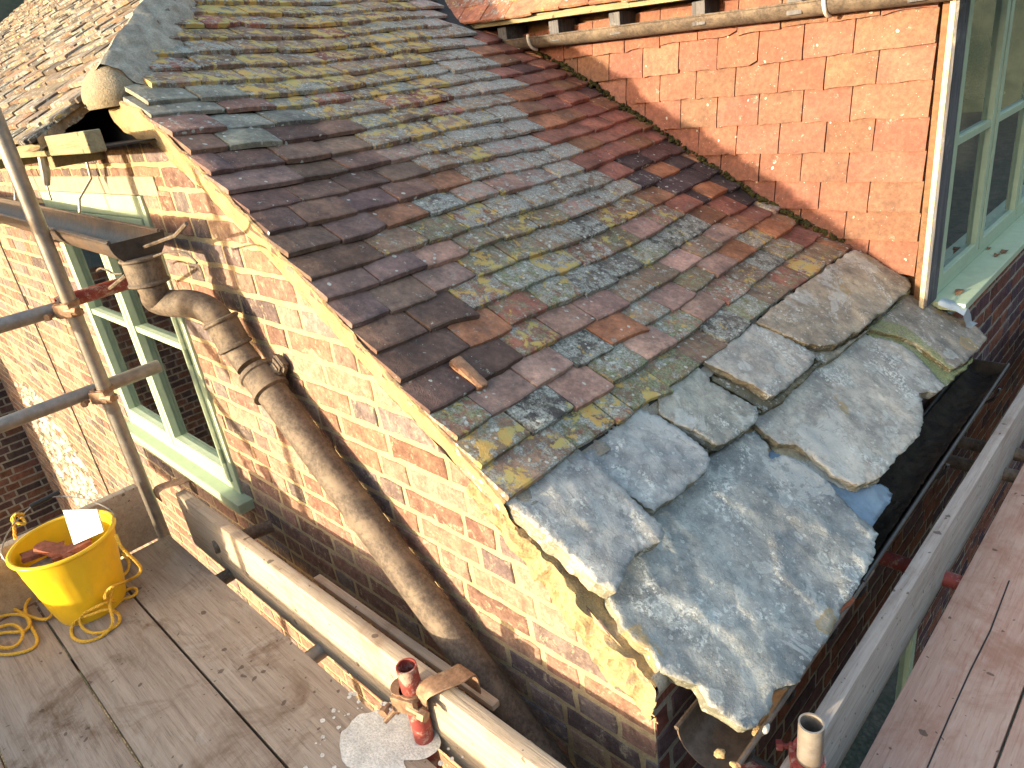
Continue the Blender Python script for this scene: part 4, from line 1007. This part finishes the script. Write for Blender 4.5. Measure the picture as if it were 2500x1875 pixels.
# terracotta sherd under slab edge
b=MB(); q=[PZ(x,y,.0) for x,y in ((2062,1455),(2085,1470),(2060,1490),(2040,1510),(2036,1500),(2048,1480))]
b.add([v+Vector((0,0,.0)) for v in q]+[v+Vector((0,0,.014)) for v in q],[list(range(6))[::-1],list(range(6,12))]+[[i,(i+1)%6,6+(i+1)%6,6+i] for i in range(6)])
tag(b.build('tile_sherd',MT['terracotta']),'bright orange broken tile sherd poking out under the largest slab into the gutter','tile sherd')
# ================================================================== SCAFFOLD
ZP1=-.17
def board(name,m,a,bx,label,cat_,grp,endband=False,noise_=.0):
    b=MB(); (x0,y0,z0),(x1,y1,z1)=a,bx; b.box(a,bx,bev=.005); o=b.build(name,MT[m],None,True)
    return tag(o,label,cat_,grp)
ys=[-.292,-.520,-.752,-.985,-1.215,-1.445]
labs=['grey scaffold board nearest the brick wall, running under the yellow bucket','second scaffold board from the wall, dark spotted, under the bucket','third scaffold board from the wall with brown wet stains','fourth scaffold board from the wall at the bottom left','outermost scaffold board of the left platform']
for k in range(5):
    board('scaffold_board','board',(-1.97,ys[k+1]+.003,ZP1-.038),(1.4,ys[k]-.003,ZP1),labs[k],'scaffold board','boards of the left scaffold platform')
board('toe_board','toe',(-1.93,-.235,-.235),(1.4,-.197,-.006),'long pale toe board on edge between platform and brick wall','toe board','toe boards on edge')
board('toe_board','toe',(-2.02,-1.45,-.17),(-1.982,-.33,.060),'short brown toe board across the far end of the left platform','toe board','toe boards on edge')
board('toe_board','toe',(-3.5,-1.52,-.17),(1.4,-1.482,.052),'outer toe board on the open side of the left platform','toe board','toe boards on edge')
board('scaffold_batten','toe',(-1.12,-.155,-.085),(-.34,-.130,-.066),'narrow sunlit timber strip behind the toe board against the wall','batten',None)
def tube_thing(p,q,m,label,grp,r=.0242,open_=True):
    p=Vector(p);q=Vector(q); b=MB(); d=(q-p).normalized(); 
    n=24; b.tube([p,q],r,n,cap=not open_)
    if open_:
        b.tube([q,p],r-.0036,n,cap=False)
        for e in (p,q):
            up=Vector((0,0,1)) if abs(d.z)<.9 else Vector((1,0,0)); a=d.cross(up).normalized(); c=d.cross(a)
            vs=[e+(a*math.cos(2*math.pi*k/n)+c*math.sin(2*math.pi*k/n))*rr for rr in (r,r-.0036) for k in range(n)]
            b.add(vs,[[k,(k+1)%n,n+(k+1)%n,n+k] for k in range(n)])
    return tag(b.build('scaffold_tube',MT[m],None,True),label,'scaffold tube',grp)
GT='tubes of the scaffold'
XP,YP=-2.035,-.300
tube_thing((XP,YP,-3.2),(XP,YP,1.45),'galv','tall upright grey scaffold tube in front of the green gable window',GT)
XT=XP-.050
tube_thing((XT,-1.8,.722),(XT,-.335,.722),'galv','upper horizontal grey scaffold rail left of the upright',GT)
tube_thing((XT,-.325,.738),(XT,-.02,.745),'redtube','short red painted scaffold tube crossing the green window',GT)
tube_thing((XT,-1.8,.402),(XT,-.09,.420),'galv','lower horizontal grey scaffold rail ending before the green window',GT)
tube_thing((-.485,-.262,-1.6),(-.485,-.262,.060),'redtube','red painted upright tube stub standing against the inner toe board',GT)
SX,SY=.262,.145
tube_thing((SX,SY,-3.2),(SX,SY,.035),'galv','open topped grey tube stub beside the near end of the front gutter',GT)
for (x,lab) in ((-1.62,'dark putlog tube end under the far end of the toe board'),(-1.02,'grey putlog tube end poking under the middle of the toe board'),(-.30,'hidden putlog tube under the near toe board')):
    tube_thing((x,-1.6,-.235),(x,-.09,-.235),'galv' if x>-1.5 else 'iron',lab,GT)
tube_thing((-1.66,-.245,-.13),(-1.60,-.05,-.13),'iron','rusty tube end between toe board and wall below the window sill',GT)
for i,(y,m_,lab) in enumerate(((1.96,'iron','far dark putlog tube under the front gutter'),(1.80,'iron','second dark putlog tube under the front gutter'),(1.12,'redtube','red putlog tube under the front platform'),(.22,'galv','grey putlog tube beside the near tube stub'))):
    tube_thing((.05 if i else .05,y,-.29),(1.9,y,-.29),m_,lab,GT)
tube_thing((.10,.10,-.14),(.9,.10,-.14),'redtube','red horizontal tube under the near end of the front gutter',GT)
# scaffold behind the photographer (casts the soft bands on the wall)
tube_thing((-6,-1.55,1.19),(-1.68,-1.55,1.19),'galv','outer guard rail tube of the left scaffold',GT)
tube_thing((-1.75,-1.53,-3.2),(-1.75,-1.53,1.36),'galv','outer upright tube near the end of the guard rail',GT)
tube_thing((-2.32,-1.53,-3.2),(-2.32,-1.53,1.36),'galv','outer upright tube beyond the platform end',GT)
def coupler(x,y,z,rot,label,m='coupler'):
    b=MB(); 
    for dz in (-.018,.018): b.tube([Vector((0,0,dz-.008)),Vector((0,0,dz+.008))],.0305,20)
    b.tube([Vector((-.026,0,-.026)),Vector((-.026,0,.026))],.0285,16)
    b.tube([Vector((.0,-.030,0)),Vector((.045,-.040,0))],.007,8); b.tube([Vector((.040,-.040,0)),Vector((.058,-.043,0))],.0135,6)
    b.box((-.04,-.036,-.022),(.022,-.018,.022),bev=.004)
    b.tube([Vector((-.052,-.03,-.01)),Vector((-.052,-.055,-.01))],.006,8); b.tube([Vector((-.052,-.045,-.01)),Vector((-.052,-.058,-.01))],.012,6)
    o=b.build('tube_coupler',MT[m],None,True); o.location=(x,y,z); o.rotation_euler=(0,0,rot)
    return tag(o,label,'coupler','couplers joining the scaffold tubes')
coupler(XP,YP,.722,math.radians(35),'rusty coupler at the crossing with the upper rail and red tube')
coupler(XP,YP,.405,math.radians(35),'rusty coupler at the crossing with the lower rail')
coupler(-.485,-.262,-.035,math.radians(20),'rusty coupler around the red tube stub')
coupler(SX,SY,-.09,math.radians(-60),'red coupler around the open grey tube stub',m='redtube')
# toe board clips
def clip(x,y,z,label,m='coupler'):
    b=MB(); pts=[Vector((0,-.03,-.02)),Vector((.01,-.032,.02)),Vector((.03,-.01,.036)),Vector((.055,.04,.038)),Vector((.060,.075,.03)),Vector((.058,.080,-.03))]
    sm=smoothpath(pts,4); vs=[]
    for p in sm: vs+=[p+Vector((-.028,0,0)),p+Vector((.028,0,0)),p+Vector((.028,.003,.003)),p+Vector((-.028,.003,.003))]
    b.add(vs,[[k*4+i,k*4+(i+1)%4,(k+1)*4+(i+1)%4,(k+1)*4+i] for k in range(len(sm)-1) for i in range(4)])
    b.tube([Vector((-.055,-.03,-.04)),Vector((-.075,-.09,-.075))],.0065,8); b.tube([Vector((-.06,-.045,-.05)),Vector((-.066,-.062,-.058))],.013,6)
    o=b.build('board_clip',MT[m],None,True); o.location=(x,y,z); return tag(o,label,'board clip','clips holding the toe boards')
clip(-.46,-.235,-.02,'tan steel board clip hooked over the toe board at the red tube stub')
clip(XP+.05,-.25,-.01,'steel board clip hooked over the far corner of the toe boards')
# front platform
ZP2=-.25
xs=[.300,.520,.742,.965]
labf=['pinkish spotted scaffold board nearest the front gutter','second board of the front platform, past the black gap','third board of the front platform']
for k in range(3): board('scaffold_board','boardy',(xs[k],-.6,ZP2-.038),(xs[k+1]-.005,4.5,ZP2),labf[k],'scaffold board','boards of the front scaffold platform')
CK=[o for o in COL.objects if o.get('label','').startswith('pinkish spotted')][0]; ck.build('board_crack',MT['dark'],CK)
board('toe_board','toey',(.218,-.1,-.305),(.254,4.5,-.085),'weathered grey toe board on edge beside the front gutter','toe board','toe boards on edge')
# plaster splash on the boards
def splash():
    b=MB(); ctr=PZ(935,1830,ZP1)
    for k in range(1): 
        n=160; vs=[ctr+Vector((0,0,.003))]
        for i in range(n):
            a=i*2*math.pi/n; r=.082*(1+.7*ns((math.cos(a)*.6+.3,math.sin(a)*.6,3.4))+.45*ns((math.cos(a)*1.2,math.sin(a)*1.2,5.3))+.05*ns((math.cos(a)*4,math.sin(a)*4,3.3)))
            vs.append(ctr+Vector((math.cos(a)*r*1.75+math.sin(a)*r*.4,math.sin(a)*r*.95,.0015)))
        b.add(vs,[[0,1+i,1+(i+1)%n] for i in range(n)])
        for q in range(60):
            th=R_(0,6.28); d=.075+abs(random.gauss(0,.035)); c=ctr+Vector((math.cos(th)*d*1.75+math.sin(th)*d*.4,math.sin(th)*d*.95,.0012)); z_=R_(.0015,.007)
            b.add([c+Vector((math.cos(k*.9)*z_*R_(.7,1.5),math.sin(k*.9)*z_,0)) for k in range(7)],[list(range(7))])
    tag(b.build('plaster_splash',MT['plaster']),'white splash of dried plaster on the scaffold board nearest the wall','plaster splash')
splash()
def leaves():
    labs=['curled brown dead leaf on the green sill nearest the corner post','dark leaf scrap further along the green sill','pair-sized brown leaf scrap near the outer edge of the green sill','thin dark leaf scrap against the green window frame']
    for i,(x,y,sz) in enumerate(((2343,712,.026),(2434,622,.020),(2452,614,.024),(2415,606,.014))):
        p=PZ(x,y,.2395); b=MB(); n=18
        vs=[p+Vector((0,0,.004))]+[p+Vector((math.cos(a)*sz*.6*(1+.5*ns((math.cos(a)*2,math.sin(a)*2,i))),math.sin(a)*sz*1.3*(1+.5*ns((math.cos(a)*3,math.sin(a)*3,i+4))),.002+.004*math.cos(a*2))) for a in [k*2*math.pi/n for k in range(n)]]
        b.add(vs,[[0,1+k,1+(k+1)%n] for k in range(n)]); tag(b.build('dead_leaf',MT['brown']),labs[i],'leaf','leaf scraps on the window sill')
leaves()
# ------------------------------------------------------------------ bucket, its contents and rope
BC=Vector((-1.785,-.622,ZP1)); BH=.262
bk=empty('bucket',BC,'yellow plastic builder bucket standing on the scaffold boards','bucket')
def bucket():
    b=MB(); seg=72
    prof=[(0,.004,0),(.095,.004,0),(.100,.0,0),(.104,.008,0),(.112,.05,1),(.128,.15,1),(.137,.20,1),(.1385,.205,0),(.144,.240,0),(.146,.262,0)]
    inn=[(.143,.262,0),(.140,.240,0),(.133,.19,0),(.108,.05,0),(.098,.012,0),(0,.012,0)]
    vs=[]
    for r,z,rb in prof+inn:
        for k in range(seg):
            a=2*math.pi*k/seg; rr=r+(.0022 if rb and k%6==0 else 0)
            vs.append(BC+Vector((math.cos(a)*rr,math.sin(a)*rr,z)))
    n=len(prof)+len(inn)
    b.add(vs,[[j*seg+k,j*seg+(k+1)%seg,(j+1)*seg+(k+1)%seg,(j+1)*seg+k] for j in range(n-1) for k in range(seg)])
    b.build('bucket_body',MT['yellow'],bk,True)
    b=MB(); rp=[BC+Vector((math.cos(a)*.149,math.sin(a)*.149,BH+.0)) for a in [2*math.pi*k/60 for k in range(61)]]
    b.tube(rp,.007,10,cap=False); b.build('rim',MT['yellow'],bk,True)
    # wire handle folded to the back
    b=MB(); A=BC+Vector((math.cos(-1.75),math.sin(-1.75),0))*.152+Vector((0,0,BH-.01)); B_=BC+Vector((math.cos(1.35),math.sin(1.35),0))*.152+Vector((0,0,BH-.01))
    mid=BC+Vector((-.175,.02,BH+.075))
    pth=smoothpath([A,A+Vector((-.03,0,.035)),(A+mid)/2+Vector((-.045,-.02,.02)),mid,(B_+mid)/2+Vector((-.045,.02,.02)),B_+Vector((-.02,0,.04)),B_],6)
    b.tube(pth,.0022,6); h=b.build('handle',MT['wire'],bk,True)
    b=MB(); b.tube([mid+Vector((.0,-.045,-.004)),mid+Vector((0,.045,.002))],.0085,10); g_=b.build('grip',MT['blackrubber'],bk,True)
bucket()
def plate():
    b=MB(); c=[PZ(153,1246,.17),PZ(236,1243,.17),None,PZ(180,1330,.075)]; nn=(c[1]-c[0]).cross(c[3]-c[0]).normalized(); c[2]=onplane(252,1298,nn,nn.dot(c[0]))
    th=Vector((.006,-.004,.004)); b.add([p for p in c]+[p-th for p in c],[[0,1,2,3],[7,6,5,4],[0,4,5,1],[1,5,6,2],[2,6,7,3],[3,7,4,0]])
    tag(b.build('ceramic_tile',MT['white']),'glossy white tile standing up in the yellow bucket','ceramic tile')
    for i,(x,y,z,rz,ty,lab) in enumerate(((72,1355,.06,.25,.15,'broken red clay tile piece at the left inside the bucket'),(128,1352,.075,-.55,.3,'ridged red clay tile piece on top of the rubble in the bucket'),(185,1345,.065,.1,-.1,'flat red clay tile piece lying beside the white tile'),(110,1378,.045,.5,.05,'grey slate offcut at the bottom of the bucket'))):
        bm=bmesh.new(); bmesh.ops.create_cube(bm,size=1); bmesh.ops.scale(bm,vec=(.12,.045,.014),verts=bm.verts); bmesh.ops.subdivide_edges(bm,edges=bm.edges[:],cuts=3,use_grid_fill=True)
        for v in bm.verts: v.co+=Vector((ns(v.co,30,i),ns(v.co,30,i+5),ns(v.co,40,i+9)*.4))*.012; 
        p=PZ(x,y,z); p.x=BC.x+(p.x-BC.x)*.65; p.y=BC.y+(p.y-BC.y)*.62
        b=MB(); b.bm(bm,mat=Matrix.Translation(p)@Matrix.Rotation(rz+1.2,4,'Z')@Matrix.Rotation(ty,4,'Y'))
        tag(b.build('clay_tile_piece' if i<3 else 'slate_offcut',MT['terracotta'] if i<3 else MT['coupler'],None,False),lab,'tile piece' if i<3 else 'slate offcut')
plate()
def rope(pts,r=.0042,pitch=.034,label='',pid='rope'):
    sp=smoothpath(pts,10); L=0; b=MB()
    tot=[0]
    for a,c in zip(sp[:-1],sp[1:]): tot.append(tot[-1]+(c-a).length)
    N=int(tot[-1]/.0045); fine=[];j=0
    for k in range(N+1):
        d=tot[-1]*k/N
        while j<len(tot)-2 and tot[j+1]<d: j+=1
        t=(d-tot[j])/max(1e-9,tot[j+1]-tot[j]); fine.append(sp[j].lerp(sp[j+1],t))
    for s in range(3):
        pp=[]; up=Vector((0,0,1))
        for k,p in enumerate(fine):
            t=(fine[min(k+1,N)]-fine[max(k-1,0)]).normalized(); a=t.cross(up)
            a=a.normalized() if a.length>1e-4 else Vector((1,0,0)); c=a.cross(t)
            ph=2*math.pi*(k*.0045/pitch+s/3); pp.append(p+(a*math.cos(ph)+c*math.sin(ph))*r*.62)
        b.tube(pp,r*.66,6)
    return b
def zr(px,py,h=0): return PZ(px,py,ZP1+.006+h)
r1=[PZ(283,1305,.088),PZ(296,1335,.06),PZ(330,1368,.0),PZ(344,1388,-.04),zr(335,1405,.08),zr(310,1418,.045),zr(282,1428,.10),zr(262,1443,.09),zr(258,1462,.07),zr(285,1452,.008),zr(322,1436,.004),zr(334,1442,.0),zr(325,1455,0),zr(290,1466,0),zr(262,1470,.055),zr(225,1487,.05),zr(198,1505,.03),zr(200,1530,0),zr(225,1545,0),zr(262,1540,0),zr(290,1520,0),zr(288,1498,0),zr(262,1488,.04),zr(230,1498,.035),zr(190,1512,.02),zr(174,1535,0),zr(180,1558,0),zr(210,1566,0),zr(250,1552,0),zr(275,1520,.012),zr(268,1470,.05),zr(285,1420,.06),zr(310,1395,.004),zr(314,1370,.004),zr(296,1350,.004)]
r1b=rope(r1); tag(r1b.build('rope',MT['rope'],None,True),'yellow twisted rope hanging from the bucket rim into a loose coil on its right','rope')
r2=[zr(70,1415,.0),zr(30,1418,0),zr(8,1440,0),zr(14,1470,0),zr(60,1500,.006),zr(110,1512,.006),zr(130,1490,.01),zr(120,1455,.012),zr(85,1452,.012),zr(62,1480,.012),zr(70,1520,.004),zr(90,1560,0),zr(75,1585,0),zr(20,1598,0),zr(-30,1590,0),zr(-35,1560,0),zr(10,1545,.004),zr(60,1540,.006),zr(72,1515,.012),zr(45,1500,.008),zr(-10,1510,.006),zr(-30,1545,0),zr(0,1580,.006),zr(40,1575,.006),zr(55,1545,.012),zr(30,1525,.008),zr(-15,1535,.004)]
r2b=rope(r2); tag(r2b.build('rope',MT['rope'],None,True),'tangled heap of yellow twisted rope on the boards left of the bucket','rope')
r3=[BC+Vector((-.165,-.05,BH+.06)),BC+Vector((-.155,-.07,BH+.075)),BC+Vector((-.175,-.085,BH+.05)),BC+Vector((-.15,-.06,BH+.035)),BC+Vector((-.18,-.06,BH+.05)),BC+Vector((-.16,-.075,BH+.07)),BC+Vector((-.15,-.095,BH+.02)),BC+Vector((-.15,-.1,BH-.0))]
r3b=rope(r3); tag(r3b.build('rope',MT['rope'],None,True),'short yellow rope knot tied to the bucket handle','rope')
